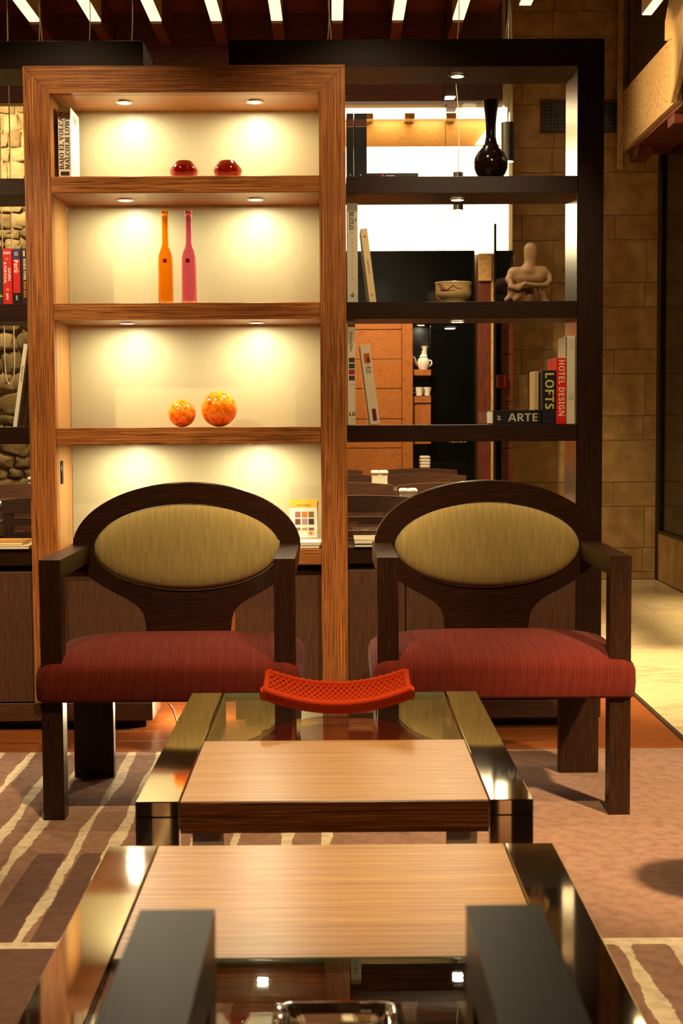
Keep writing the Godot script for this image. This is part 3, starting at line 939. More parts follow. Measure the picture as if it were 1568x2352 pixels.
func basket(at: Vector3) -> void:
	var o := thing("woven_basket", "rust-red woven tray with raised ends on the glass of the far table", "basket", at)
	var hx := 0.155
	var hz := 0.109
	var f := func(x: float, z: float) -> Vector3:
		var u := x / hx
		var w := z / hz
		return Vector3(x * (1.0 - 0.02 * w * w), 0.009 + 0.030 * u * u + 0.034 * w * w, z * (1.0 - 0.05 * u * u))
	var st := begin()
	var rows := 25
	for j in rows:
		var z := -hz + 2.0 * hz * j / (rows - 1)
		var path := []
		var rad := []
		for i in 97:
			var x := -hx + 2.0 * hx * i / 96.0
			path.append(f.call(x, z) + Vector3(0, 0.0018 * sin(i * PI * 0.5 + j * PI), 0))
			rad.append(0.0043 + 0.0013 * cos(i * PI * 0.5 + j * PI))
		add_tube(st, path, rad, 7)
	part(o, "weave", st.commit(), M.red_fibre)
	for s in [-1.0, 1.0]:
		var a := []
		var b := []
		var ra := []
		var rb := []
		for i in 41:
			a.append(f.call(s * hx, -hz + 2.0 * hz * i / 40.0))
			ra.append(0.0070 + 0.0013 * sin(i * 2.2))
		for i in 61:
			b.append(f.call(-hx + 2.0 * hx * i / 60.0, s * hz))
			rb.append(0.0070 + 0.0013 * sin(i * 2.2))
		part(o, "rim", tube(a, ra, 8), M.red_fibre)
		part(o, "rim", tube(b, rb, 8), M.red_fibre)
	part(o, "bead", lathe([Vector2(0, -0.006), Vector2(0.005, -0.003), Vector2(0.006, 0.0), Vector2(0.005, 0.003), Vector2(0, 0.006)], 12), M.chrome, Vector3(-0.039, 0.031, 0.065), Vector3.ZERO, "small bright bead")

# ------------------------------------------------------------------ rug
func rug() -> void:
	var x0 := -1.9
	var x1 := 1.15
	var z0 := -4.60
	var z1 := 0.6
	var w := 1220
	var hgt := 2048
	var base := Color8(150, 108, 84)
	var cream := Color8(226, 202, 166)
	var dark := Color8(104, 66, 46)  # dyed pattern tone with some shade put into the colour
	var im := Image.create(w, hgt, false, Image.FORMAT_RGB8)
	im.fill(base)
	var sx := w / (x1 - x0)
	var sz := hgt / (z1 - z0)
	var wob := FastNoiseLite.new()
	wob.seed = 5
	wob.frequency = 1.0
	wob.fractal_octaves = 3
	# each stripe: x, half width, from z, to z
	var stripes := []
	var xs := [-1.75, -1.64, -1.52, -1.41, -1.31, -1.20, -1.09, -0.983, -0.875, -0.793, -0.657, -0.562, -0.45, -0.355, -0.255, -0.128, -0.02]
	for k in xs.size():
		stripes.append([xs[k], 0.0135, -4.6, -2.87])
	for x in [-0.21, -0.095, 0.02, 0.135, 0.25, 0.365, 0.48, 0.595, 0.703, 0.815, 0.93, 1.045]:
		stripes.append([x, 0.0165, -2.87, -1.1])
	for k in 20:
		stripes.append([-1.83 + 0.15 * k, 0.0145, -1.07, 0.6])
	for r in hgt:
		var z := z0 + (r + 0.5) / sz
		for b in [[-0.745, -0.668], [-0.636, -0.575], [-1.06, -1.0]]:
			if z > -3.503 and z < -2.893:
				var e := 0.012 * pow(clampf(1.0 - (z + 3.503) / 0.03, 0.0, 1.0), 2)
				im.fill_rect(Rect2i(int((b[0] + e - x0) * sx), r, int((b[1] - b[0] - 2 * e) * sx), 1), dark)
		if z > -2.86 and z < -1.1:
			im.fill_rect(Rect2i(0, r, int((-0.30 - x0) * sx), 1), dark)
		for i in stripes.size():
			var s: Array = stripes[i]
			if z < s[2] or z > s[3]:
				continue
			var c: float = s[0] + 0.009 * wob.get_noise_2d(z * 1.6, i * 7.3)
			var hw: float = s[1] * (1.0 + 0.8 * wob.get_noise_2d(z * 3.0, i * 11.0 + 50.0))
			var ends: float = minf(z - s[2], s[3] - z)
			if s[2] > -3.0 and ends < 0.03:
				hw += 0.02 * pow(1.0 - ends / 0.03, 2)
			im.fill_rect(Rect2i(int((c - hw - x0) * sx), r, maxi(1, int(2 * hw * sx)), 1), cream)
		if (z > -2.893 and z < -2.858) or (z > -1.10 and z < -1.07):
			im.fill_rect(Rect2i(0, r, w, 1), cream)
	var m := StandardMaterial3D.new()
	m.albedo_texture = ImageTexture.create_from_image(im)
	m.roughness = 0.95
	m.rim_enabled = true
	m.rim = 0.2
	m.rim_tint = 0.8
	m.detail_enabled = true
	m.detail_blend_mode = BaseMaterial3D.BLEND_MODE_MUL
	m.detail_uv_layer = BaseMaterial3D.DETAIL_UV_2
	m.detail_albedo = noise_tex(61, 0.02, [[0.0, Color(0.80, 0.79, 0.78)], [0.5, Color(0.93, 0.93, 0.93)], [1.0, Color(1, 1, 1)]], 6)
	m.uv2_scale = Vector3(2.2, 2.2, 1)
	m.heightmap_enabled = true
	m.heightmap_texture = noise_tex(62, 0.12, [], 3)
	m.heightmap_scale = 0.25
	# a thin slab with a soft edge and its own texture coordinates
	var st := begin()
	var top := 0.006
	var e := 0.004
	var q := func(x: float, y: float, z: float, n: Vector3) -> void:
		st.set_normal(n)
		st.set_uv(Vector2((x - x0) / (x1 - x0), (z - z0) / (z1 - z0)))
		st.set_uv2(Vector2(x, z))
		st.add_vertex(Vector3(x, y, z))
	var quad := func(a: Array, n: Vector3) -> void:
		var p0 := Vector3(a[0][0], a[0][1], a[0][2])
		var p1 := Vector3(a[1][0], a[1][1], a[1][2])
		var p2 := Vector3(a[2][0], a[2][1], a[2][2])
		var order := [0, 1, 2, 0, 2, 3]
		if (p1 - p0).cross(p2 - p0).dot(n) > 0.0:
			order = [0, 2, 1, 0, 3, 2]
		for k in order:
			q.call(a[k][0], a[k][1], a[k][2], n)
	quad.call([[x0 + e, top, z0 + e], [x1 - e, top, z0 + e], [x1 - e, top, z1 - e], [x0 + e, top, z1 - e]], Vector3.UP)
	quad.call([[x0, 0.001, z0], [x1, 0.001, z0], [x1 - e, top, z0 + e], [x0 + e, top, z0 + e]], Vector3(0, 0.4, -0.9).normalized())
	quad.call([[x0, 0.001, z1], [x1, 0.001, z1], [x1 - e, top, z1 - e], [x0 + e, top, z1 - e]], Vector3(0, 0.4, 0.9).normalized())
	quad.call([[x0, 0.001, z0], [x0, 0.001, z1], [x0 + e, top, z1 - e], [x0 + e, top, z0 + e]], Vector3(-0.9, 0.4, 0).normalized())
	quad.call([[x1, 0.001, z0], [x1, 0.001, z1], [x1 - e, top, z1 - e], [x1 - e, top, z0 + e]], Vector3(0.9, 0.4, 0).normalized())
	quad.call([[x0, 0.001, z0], [x1, 0.001, z0], [x1, 0.001, z1], [x0, 0.001, z1]], Vector3.DOWN)
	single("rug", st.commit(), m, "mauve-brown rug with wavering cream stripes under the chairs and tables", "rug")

# ------------------------------------------------------------------ things on the shelves
# A book standing with its spine towards +z; origin at the middle of its foot, spine at z = 0.
func book(label: String, at: Vector3, size: Vector3, cover: Color, lean := 0.0, group := "", called := "book") -> Node3D:
	var o := thing(called, label, "book", at, 0.0, group)
	var t := 0.003
	var cm := plain(cover, 0.38)
	var st := begin()
	add_box(st, Vector3(0, size.y * 0.5, -t * 0.5), Vector3(size.x, size.y, t), 0.001)
	for s in [-1.0, 1.0]:
		add_box(st, Vector3(s * (size.x - t) * 0.5, size.y * 0.5, -size.z * 0.5 - t * 0.5), Vector3(t, size.y, size.z - t), 0.0005)
	part(o, "cover", st.commit(), cm)
	part(o, "pages", box(Vector3(size.x - 2 * t, size.y - 0.006, size.z - 0.008), 0.0), M.paper, Vector3(0, size.y * 0.5, -size.z * 0.5 - 0.001))
	o.rotation.z = lean
	return o

func shelf_objects() -> void:
	var down := Vector3(0, 0, -PI / 2)
	var up := Vector3(0, 0, PI / 2)
	var ink: Material = M.ink
	var white: Material = plain(Color8(235, 230, 220), 0.5)
	# --- zebrano bookcase, top row
	var b := book("thick white book with black title standing in the top left corner", Vector3(-0.919, 1.9165, -4.975), Vector3(0.044, 0.247, 0.165), Color8(226, 220, 204))
	b.rotation.y = 0.0
	lettering(b, "BAJO EL VOLCAN", 0.0155, Vector3(-0.0105, 0.134, 0.0005), up, ink, true, true, 1.0, 0.196)
	lettering(b, "MALCOLM LOWRY", 0.0155, Vector3(0.0095, 0.134, 0.0005), up, ink, true, true, 1.0, 0.196)
	part(b, "publisher_mark", box(Vector3(0.03, 0.014, 0.0008), 0.0), ink, Vector3(0.0, 0.022, 0.0))
	lettering(b, "BAJO", 0.02, Vector3(0.0222, 0.215, -0.08), Vector3(0, PI / 2, 0), ink, false, true)
	var rbk := book("dark red book behind the thick white one", Vector3(-0.9465, 1.9165, -5.05), Vector3(0.008, 0.21, 0.12), Color8(96, 26, 14))
	rbk.rotation.z = 0.0
	var bowl := [Vector2(0.0, 0.001), Vector2(0.036, 0.0), Vector2(0.043, 0.006), Vector2(0.0490, 0.020), Vector2(0.0500, 0.030), Vector2(0.0470, 0.036), Vector2(0.0300, 0.0570), Vector2(0.0255, 0.0600), Vector2(0.0205, 0.057), Vector2(0.022, 0.050), Vector2(0.034, 0.036), Vector2(0.036, 0.024), Vector2(0.030, 0.012), Vector2(0.0, 0.010)]
	var g1 := single("glass_votive", lathe(bowl, 36), M.ruby_glass, "ruby glass tealight bowl, left of the two on the top shelf", "bowl", Vector3(-0.508, 1.9165, -4.965), Vector3.ZERO, "ruby glass bowls")
	var g2: Node3D = g1.duplicate()
	g2.name = numbered("glass_votive")
	add_child(g2)
	g2.position = Vector3(-0.358, 1.9165, -4.965)
	g2.set_meta("label", "ruby glass tealight bowl, right of the two on the top shelf")
	# --- second row: two bottles
	var bp := [Vector2(0.0, 0.004), Vector2(0.018, 0.0), Vector2(0.0255, 0.002), Vector2(0.027, 0.006), Vector2(0.027, 0.150), Vector2(0.0265, 0.166), Vector2(0.022, 0.184), Vector2(0.015, 0.200), Vector2(0.0122, 0.214), Vector2(0.0115, 0.25), Vector2(0.0112, 0.306), Vector2(0.0125, 0.308), Vector2(0.0125, 0.318), Vector2(0.0112, 0.319), Vector2(0.0145, 0.328), Vector2(0.0135, 0.329), Vector2(0.0095, 0.32), Vector2(0.0092, 0.214), Vector2(0.013, 0.199), Vector2(0.020, 0.183), Vector2(0.0245, 0.165), Vector2(0.025, 0.15), Vector2(0.025, 0.012), Vector2(0.0, 0.016)]
	var seal := plain(Color8(150, 20, 10), 0.3)
	var k1 := thing("glass_bottle", "slim orange glass bottle with a long neck", "bottle", Vector3(-0.577, 1.4885, -4.97), 0.0, "tall coloured bottles")
	part(k1, "glass", lathe(bp, 40), M.amber_glass)
	part(k1, "seal", box(Vector3(0.013, 0.014, 0.002), 0.0005), seal, Vector3(0.001, 0.151, 0.0272))
	var k2 := thing("glass_bottle", "slim pink glass bottle with a long neck", "bottle", Vector3(-0.496, 1.4885, -4.97), 0.0, "tall coloured bottles")
	part(k2, "glass", lathe(bp, 40), M.pink_glass)
	k1.scale = Vector3.ONE * 0.975
	k2.scale = Vector3.ONE * 0.975
	part(k2, "seal", box(Vector3(0.014, 0.014, 0.002), 0.0005), plain(Color8(120, 10, 26), 0.3), Vector3(-0.002, 0.151, 0.0272))
	# --- third row: two marbled balls
	for s in [[-0.535, 0.0487, "smaller marbled orange stone ball on the third shelf", 0.3], [-0.404, 0.0635, "larger marbled orange stone ball on the third shelf", 2.2]]:
		var prof := []
		for i in 25:
			var a := -PI / 2 + PI * i / 24.0
			prof.append(Vector2(cos(a) * s[1] if i > 0 and i < 24 else 0.0, sin(a) * s[1]))
		single("stone_ball", lathe(prof, 48), M.orange_stone, s[2], "ball", Vector3(s[0], 1.0635 + s[1], -5.05), Vector3(0.3, s[3], 0.2), "orange stone balls")
	# --- bottom of the zebrano bookcase: magazines, leaflets in a stand, dark folders
	var mg := [["pale magazine lying flat under the leaflet stand", Color8(214, 208, 192), -0.17, 0.0], ["white magazine lying on top of the pale one under the leaflet stand", Color8(232, 226, 210), -0.165, 0.011]]
	for m_ in mg:
		magazine(m_[0], Vector3(m_[2], 0.6405 + m_[3], -5.0), Vector3(0.24, 0.0105, 0.17), m_[1])
	leaflet_stand(Vector3(-0.105, 0.6625, -5.06))
	for i in 3:
		var fo := magazine(["lowest dark folder of the pile behind the left armrest", "middle dark folder of the pile behind the left armrest", "top dark folder of the pile behind the left armrest"][i], Vector3(-0.868 + 0.006 * i, 0.6405 + 0.0085 * i, -5.03), Vector3(0.12, 0.008, 0.18), Color8(34, 30, 30))
		fo.rotation.y = 0.12 * i - 0.1
	# --- dark bookcase, top row
	var ob := "black cloth books on the top dark shelf"
	for s in [[0.064, 0.024, "black cloth volume against the zebrano post on the top dark shelf"], [0.100, 0.043, "thicker black cloth volume on the top dark shelf"]]:
		var v := book(s[2], Vector3(s[0], 1.9185, -4.99), Vector3(s[1], 0.223, 0.15), Color8(20, 16, 15), 0.0, ob)
		part(v, "title_band", box(Vector3(s[1] * 0.96, 0.022, 0.001), 0.0), plain(Color8(78, 18, 14), 0.5), Vector3(0, 0.192, 0.0))
		part(v, "gilt_line", box(Vector3(s[1] * 0.9, 0.0025, 0.001), 0.0), M.rim_gold, Vector3(0, 0.186 - 0.008, 0.0))
		part(v, "emblem", box(Vector3(0.004, 0.004, 0.001), 0.0), white, Vector3(0.0, 0.013, 0.0))
	var fb := book("thin black book lying flat on the top dark shelf", Vector3(0.208, 1.9185 + 0.0, -4.985), Vector3(0.018, 0.182, 0.14), Color8(24, 19, 17))
	fb.rotation.z = PI / 2
	fb.position = Vector3(0.299, 1.9185 + 0.009, -4.985)
	part(fb, "seal", lathe([Vector2(0.0, 0.0), Vector2(0.0045, 0.0), Vector2(0.0045, 0.0012), Vector2(0.0, 0.0012)], 14), plain(Color8(190, 60, 40), 0.4), Vector3(0.001, 0.122, 0.0), Vector3(PI / 2, 0, 0))
	part(fb, "title_line", box(Vector3(0.0022, 0.03, 0.001), 0.0), white, Vector3(0.0, 0.097, 0.0))
	var vp := [Vector2(0.0, 0.0), Vector2(0.032, 0.0), Vector2(0.037, 0.006), Vector2(0.050, 0.022), Vector2(0.0585, 0.042), Vector2(0.0595, 0.060), Vector2(0.056, 0.078), Vector2(0.046, 0.096), Vector2(0.032, 0.112), Vector2(0.022, 0.128), Vector2(0.0175, 0.15), Vector2(0.0175, 0.19), Vector2(0.021, 0.23), Vector2(0.026, 0.262), Vector2(0.0285, 0.276), Vector2(0.0265, 0.277), Vector2(0.022, 0.255), Vector2(0.015, 0.19), Vector2(0.0, 0.18)]
	single("vase", lathe(vp, 48), plain(Color8(26, 15, 11), 0.12), "glossy black vase with round belly and long flared neck", "vase", Vector3(0.556, 1.9185, -5.04))
	# --- dark bookcase, second row
	b = book("tall grey-white book with a black band name on its spine", Vector3(0.070, 1.4915, -4.985), Vector3(0.037, 0.343, 0.20), Color8(196, 186, 162))
	lettering(b, "BEATLES", 0.0155, Vector3(-0.003, 0.282, 0.0005), down, ink, true, true, 1.0, 0.062)
	lettering(b, "THE", 0.004, Vector3(0.011, 0.286, 0.0005), down, ink, true, true)
	var n := "ANTHOLOGY"
	for i in n.length():
		lettering(b, n[i], 0.0052, Vector3(-0.001, 0.222 - 0.0148 * i, 0.0005), down, plain(Color8(128, 116, 94), 0.6), false)
	for i in 2:
		lettering(b, "*", 0.008, Vector3(-0.003, 0.241 - 0.158 * i, 0.0005), down, plain(Color8(110, 96, 76), 0.6))
	lettering(b, "b", 0.013, Vector3(0.0, 0.027, 0.0005), Vector3(0, 0, -0.5), ink, true, true)
	b = book("cream book with small print leaning against the tall grey-white one", Vector3(0.1405, 1.4925, -4.985), Vector3(0.024, 0.257, 0.19), Color8(222, 196, 150), 0.122)
	part(b, "emblem", lathe([Vector2(0.0, 0.0), Vector2(0.0036, 0.0), Vector2(0.0036, 0.001), Vector2(0.0, 0.001)], 12), plain(Color8(120, 80, 40), 0.5), Vector3(0.0, 0.229, 0.0), Vector3(PI / 2, 0, 0))
	lettering(b, "ARQUITECTURA", 0.005, Vector3(0.0, 0.125, 0.0005), down, plain(Color8(176, 110, 60), 0.5), false)
	part(b, "emblem", box(Vector3(0.006, 0.006, 0.001), 0.0), plain(Color8(150, 116, 72), 0.5), Vector3(0.0, 0.026, 0.0))
	painted_bowl(Vector3(0.4245, 1.4915, -5.04))
	single("seated_figure", figure_mesh(), M.terracotta, "clay-brown abstract seated figure on the second dark shelf", "sculpture", Vector3(0.684, 1.4915, -5.04))
	# --- dark bookcase, third row
	b = book("tall white art book with four colour pictures on its spine", Vector3(0.0645, 1.0665, -4.985), Vector3(0.027, 0.352, 0.22), Color8(230, 216, 188))
	lettering(b, "Nouvelles", 0.0105, Vector3(-0.001, 0.292, 0.0005), down, plain(Color8(86, 70, 50), 0.6), false, true, 1.0)
	var pics := [Color8(70, 58, 46), Color8(30, 74, 48), Color8(150, 44, 30), Color8(70, 56, 66)]
	for i in 4:
		part(b, "picture", box(Vector3(0.021, 0.0165, 0.001), 0.0), plain(pics[i], 0.4), Vector3(0.001, 0.227 - 0.0208 * i, 0.0))
	part(b, "rule", box(Vector3(0.018, 0.0008, 0.001), 0.0), ink, Vector3(0.001, 0.142, 0.0))
	lettering(b, "LU", 0.0135, Vector3(0.002, 0.040, 0.0005), Vector3.ZERO, ink)
	lettering(b, "III", 0.008, Vector3(0.002, 0.020, 0.0005), Vector3.ZERO, plain(Color8(190, 176, 150), 0.6), false)
	b = book("thick white book with an orange picture leaning beside the art book", Vector3(0.146, 1.0690, -4.98), Vector3(0.034, 0.279, 0.21), Color8(228, 212, 182), 0.128)
	part(b, "picture", box(Vector3(0.021, 0.034, 0.001), 0.0), plain(Color8(196, 92, 44), 0.4), Vector3(0.002, 0.232, 0.0))
	part(b, "picture", box(Vector3(0.010, 0.018, 0.0014), 0.0), plain(Color8(120, 40, 50), 0.4), Vector3(0.006, 0.226, 0.0))
	lettering(b, "LE", 0.004, Vector3(0.002, 0.207, 0.0005), Vector3.ZERO, ink)
	lettering(b, "MUSEE", 0.0042, Vector3(0.002, 0.199, 0.0005), Vector3.ZERO, ink)
	lettering(b, "DE LA", 0.0042, Vector3(0.002, 0.191, 0.0005), Vector3.ZERO, ink)
	lettering(b, "CHINE", 0.0042, Vector3(0.002, 0.183, 0.0005), Vector3.ZERO, ink)
	part(b, "publisher_mark", box(Vector3(0.014, 0.042, 0.001), 0.0), plain(Color8(118, 26, 34), 0.4), Vector3(0.002, 0.034, 0.0))
	# the row at the right end
	b = book("black book lying flat with ARTE in pale capitals on its spine", Vector3(0.726, 1.0665 + 0.0245, -4.965), Vector3(0.049, 0.169, 0.20), Color8(20, 18, 20))
	b.rotation.z = PI / 2
	lettering(b, "ARTE", 0.0270, Vector3(-0.001, 0.064, 0.0005), Vector3(0, 0, -PI / 2), plain(Color8(178, 166, 148), 0.5), true, false, 1.0, 0.103)
	lettering(b, "ar", 0.014, Vector3(-0.002, 0.150, 0.0005), Vector3(0, 0, 0), plain(Color8(178, 166, 148), 0.5))
	part(b, "page_edge", box(Vector3(0.040, 0.002, 0.18), 0.0), M.paper, Vector3(0.0, 0.1695, -0.1))
	book("slim paperback with a painted cover left of the LOFTS book", Vector3(0.717, 1.1165, -5.03), Vector3(0.016, 0.136, 0.12), Color8(196, 160, 110))
	b = book("dark blue-black book with LOFTS in yellow-green capitals", Vector3(0.7515, 1.0665, -4.965), Vector3(0.046, 0.187, 0.19), Color8(24, 20, 32))
	lettering(b, "LOFTS", 0.0300, Vector3(0.001, 0.116, 0.0005), down, plain(Color8(190, 186, 78), 0.5), true, false, 1.0, 0.125)
	part(b, "rule", box(Vector3(0.026, 0.001, 0.001), 0.0), plain(Color8(70, 66, 90), 0.5), Vector3(0.0, 0.012, 0.0))
	b = book("red book with HOTEL DESIGN in pale capitals", Vector3(0.7935, 1.0665, -4.965), Vector3(0.034, 0.230, 0.20), Color8(208, 26, 20))
	lettering(b, "HOTEL DESIGN", 0.0200, Vector3(0.001, 0.1255, 0.0005), down, plain(Color8(236, 200, 160), 0.5), true, false, 1.0, 0.193)
	lettering(b, "1", 0.011, Vector3(0.001, 0.014, 0.0005), Vector3.ZERO, plain(Color8(220, 90, 70), 0.5), false)
	b = book("tall off-white book with a green cover corner at the right end of the row", Vector3(0.8275, 1.0665, -4.965), Vector3(0.0285, 0.306, 0.20), Color8(208, 198, 174))
	part(b, "cover_picture", box(Vector3(0.001, 0.29, 0.17), 0.0), plain(Color8(224, 212, 176), 0.4), Vector3(-0.0148, 0.153, -0.10))
	part(b, "green_corner", box(Vector3(0.0014, 0.07, 0.02), 0.0), plain(Color8(40, 74, 30), 0.4), Vector3(-0.0148, 0.268, -0.012))
	for i in 6:
		part(b, "spine_line", box(Vector3(0.018, 0.0012, 0.0008), 0.0), plain(Color8(150, 138, 112), 0.5), Vector3(0.002, 0.292 - 0.006 * i, 0.0003))
	for i in 4:
		part(b, "spine_line", box(Vector3(0.018, 0.0012, 0.0008), 0.0), plain(Color8(150, 138, 112), 0.5), Vector3(0.002, 0.105 - 0.006 * i, 0.0003))
	# --- dark counter: magazines
	magazine("magazine lying on the dark counter right of the zebrano post", Vector3(0.20, 0.6425, -5.03), Vector3(0.26, 0.010, 0.2), Color8(60, 48, 44))
	magazine("pale open magazine on top of the dark counter pile", Vector3(0.195, 0.653, -5.035), Vector3(0.25, 0.016, 0.19), Color8(226, 212, 176))
	# --- left dark bookcase
	var lg := "travel guides on the left dark shelf"
	var guides := [[-1.162, 0.034, 0.195, Color8(20, 40, 40), "dark green travel guide cut by the left edge"], [-1.1275, 0.033, 0.194, Color8(200, 22, 22), "red travel guide for Spain and Portugal"], [-1.0955, 0.026, 0.193, Color8(202, 24, 24), "red travel guide for Peru with a violet head"], [-1.0665, 0.028, 0.193, Color8(20, 18, 20), "black travel guide for New York beside the zebrano post"]]
	for i in guides.size():
		var s: Array = guides[i]
		b = book(s[4], Vector3(s[0], 1.4915, -4.985), Vector3(s[1], s[2], 0.12), s[3], 0.0, lg)
		if i == 0:
			lettering(b, "1", 0.02, Vector3(0.006, 0.03, 0.0005), down, plain(Color8(200, 170, 60), 0.5))
		elif i == 1:
			lettering(b, "2001", 0.0085, Vector3(0.0, 0.178, 0.0005), Vector3.ZERO, white)
			lettering(b, "ESPAÑA", 0.0085, Vector3(0.007, 0.104, 0.0005), down, white)
			lettering(b, "& PORTUGAL", 0.0085, Vector3(-0.007, 0.110, 0.0005), down, white)
			lettering(b, "guía", 0.008, Vector3(0.0, 0.028, 0.0005), down, white)
			part(b, "emblem", box(Vector3(0.009, 0.008, 0.001), 0.0), plain(Color8(230, 110, 60), 0.5), Vector3(0, 0.158, 0))
			part(b, "emblem", box(Vector3(0.010, 0.010, 0.001), 0.0), plain(Color8(230, 110, 60), 0.5), Vector3(0, 0.052, 0))
		elif i == 2:
			part(b, "head_band", box(Vector3(0.026, 0.036, 0.0012), 0.0), plain(Color8(52, 36, 96), 0.4), Vector3(0, 0.1745, 0.0))
			part(b, "emblem", lathe([Vector2(0.004, 0.0), Vector2(0.0062, 0.0), Vector2(0.0062, 0.001), Vector2(0.004, 0.001)], 14), white, Vector3(0, 0.175, 0.0008), Vector3(PI / 2, 0, 0))
			part(b, "foot_band", box(Vector3(0.026, 0.040, 0.0012), 0.0), M.black, Vector3(0, 0.0205, 0.0))
			lettering(b, "Perú", 0.0145, Vector3(-0.001, 0.132, 0.0005), down, white)
			lettering(b, "azul", 0.006, Vector3(0.0, 0.024, 0.0012), down, white)
		else:
			lettering(b, "NUEVA YORK", 0.0085, Vector3(-0.001, 0.122, 0.0005), down, white)
			lettering(b, "GUIA AZUL", 0.0080, Vector3(-0.001, 0.052, 0.0005), down, plain(Color8(232, 130, 40), 0.5))
			part(b, "emblem", box(Vector3(0.006, 0.02, 0.001), 0.0), plain(Color8(222, 190, 130), 0.5), Vector3(-0.002, 0.176, 0.0))
	b = book("white book leaning against the zebrano post on the left dark shelf", Vector3(-1.112, 1.0672, -4.985), Vector3(0.014, 0.292, 0.2), Color8(232, 226, 206), -0.150)
	lettering(b, "ARQUITECTURAS", 0.0055, Vector3(0.0, 0.188, 0.0005), down, plain(Color8(150, 134, 110), 0.6), false)
	b = book("dark brown book leaning behind the white one on the left dark shelf", Vector3(-1.078, 1.0672, -5.0), Vector3(0.010, 0.235, 0.17), Color8(52, 28, 18), -0.11)
	magazine("open magazine on the left dark counter", Vector3(-1.25, 0.6425, -5.03), Vector3(0.38, 0.012, 0.2), Color8(230, 206, 150))
	magazine("orange-covered magazine on the open one, left dark counter", Vector3(-1.22, 0.655, -5.05), Vector3(0.26, 0.010, 0.17), Color8(196, 140, 60))

func magazine(label: String, at: Vector3, size: Vector3, color: Color) -> Node3D:
	var o := thing("magazine", label, "magazine", at, 0.0)
	part(o, "pages", box(Vector3(size.x - 0.003, size.y - 0.002, size.z - 0.003), 0.001), M.paper, Vector3(0, size.y * 0.5, 0))
	part(o, "cover", box(Vector3(size.x, 0.001, size.z), 0.0), plain(color, 0.35), Vector3(0, size.y - 0.0005, 0))
	return o

func leaflet_stand(at: Vector3) -> void:
	var o := thing("leaflet_stand", "clear acrylic leaflet stand beside the zebrano post", "stand", at)
	span_part(o, "back_sheet", Vector3(-0.052, 0.0, -0.036), Vector3(0.055, 0.188, -0.033), M.pane, 1, 0.0)
	span_part(o, "front_lip", Vector3(-0.052, 0.003, 0.020), Vector3(0.055, 0.03, 0.023), M.pane, 1, 0.0)
	span_part(o, "foot", Vector3(-0.052, 0.0, -0.032), Vector3(0.055, 0.003, 0.023), M.pane, 0, 0.0)
	span_part(o, "side_sheet", Vector3(0.052, 0.003, -0.032), Vector3(0.055, 0.14, 0.02), M.pane, 1, 0.0)
	var l := thing("leaflet", "white leaflet with yellow head and small pictures in the acrylic stand", "leaflet", at + Vector3(-0.004, 0.004, -0.006))
	l.rotation.x = -0.08
	part(l, "sheet", box(Vector3(0.098, 0.136, 0.006), 0.0005), M.white, Vector3(0, 0.068, 0))
	part(l, "yellow_head", box(Vector3(0.098, 0.027, 0.0012), 0.0), plain(Color8(226, 184, 66), 0.5), Vector3(0, 0.1225, 0.003))
	lettering(l, "CASA ABADIA", 0.006, Vector3(0.0, 0.1165, 0.0037), Vector3.ZERO, plain(Color8(176, 130, 50), 0.5), false)
	var tint := [Color8(150, 100, 90), Color8(206, 110, 60), Color8(110, 100, 60), Color8(90, 60, 50), Color8(150, 120, 130), Color8(50, 40, 40), Color8(120, 110, 90), Color8(170, 130, 90), Color8(110, 96, 86)]
	for i in 9:
		part(l, "picture", box(Vector3(0.019, 0.020 if i < 6 else 0.010, 0.001), 0.0), plain(tint[i], 0.5), Vector3(-0.02 + 0.024 * (i % 3), 0.083 - 0.026 * (i / 3), 0.0032))
	var pts := PackedVector2Array()
	for k in 10:
		var a := PI / 2 + TAU * k / 10
		pts.append(Vector2(cos(a), sin(a)) * (0.011 if k % 2 == 0 else 0.0045))
	part(l, "star", prism(pts, 0.001), plain(Color8(206, 120, 40), 0.5), Vector3(0.026, 0.016, 0.0034))
	var w := thing("leaflet", "brown folded leaflet behind the white one in the acrylic stand", "leaflet", at + Vector3(0.036, 0.004, -0.018))
	part(w, "sheet", box(Vector3(0.02, 0.128, 0.008), 0.001), plain(Color8(150, 92, 50), 0.5), Vector3(0, 0.064, 0), Vector3(0, 0, -0.06))

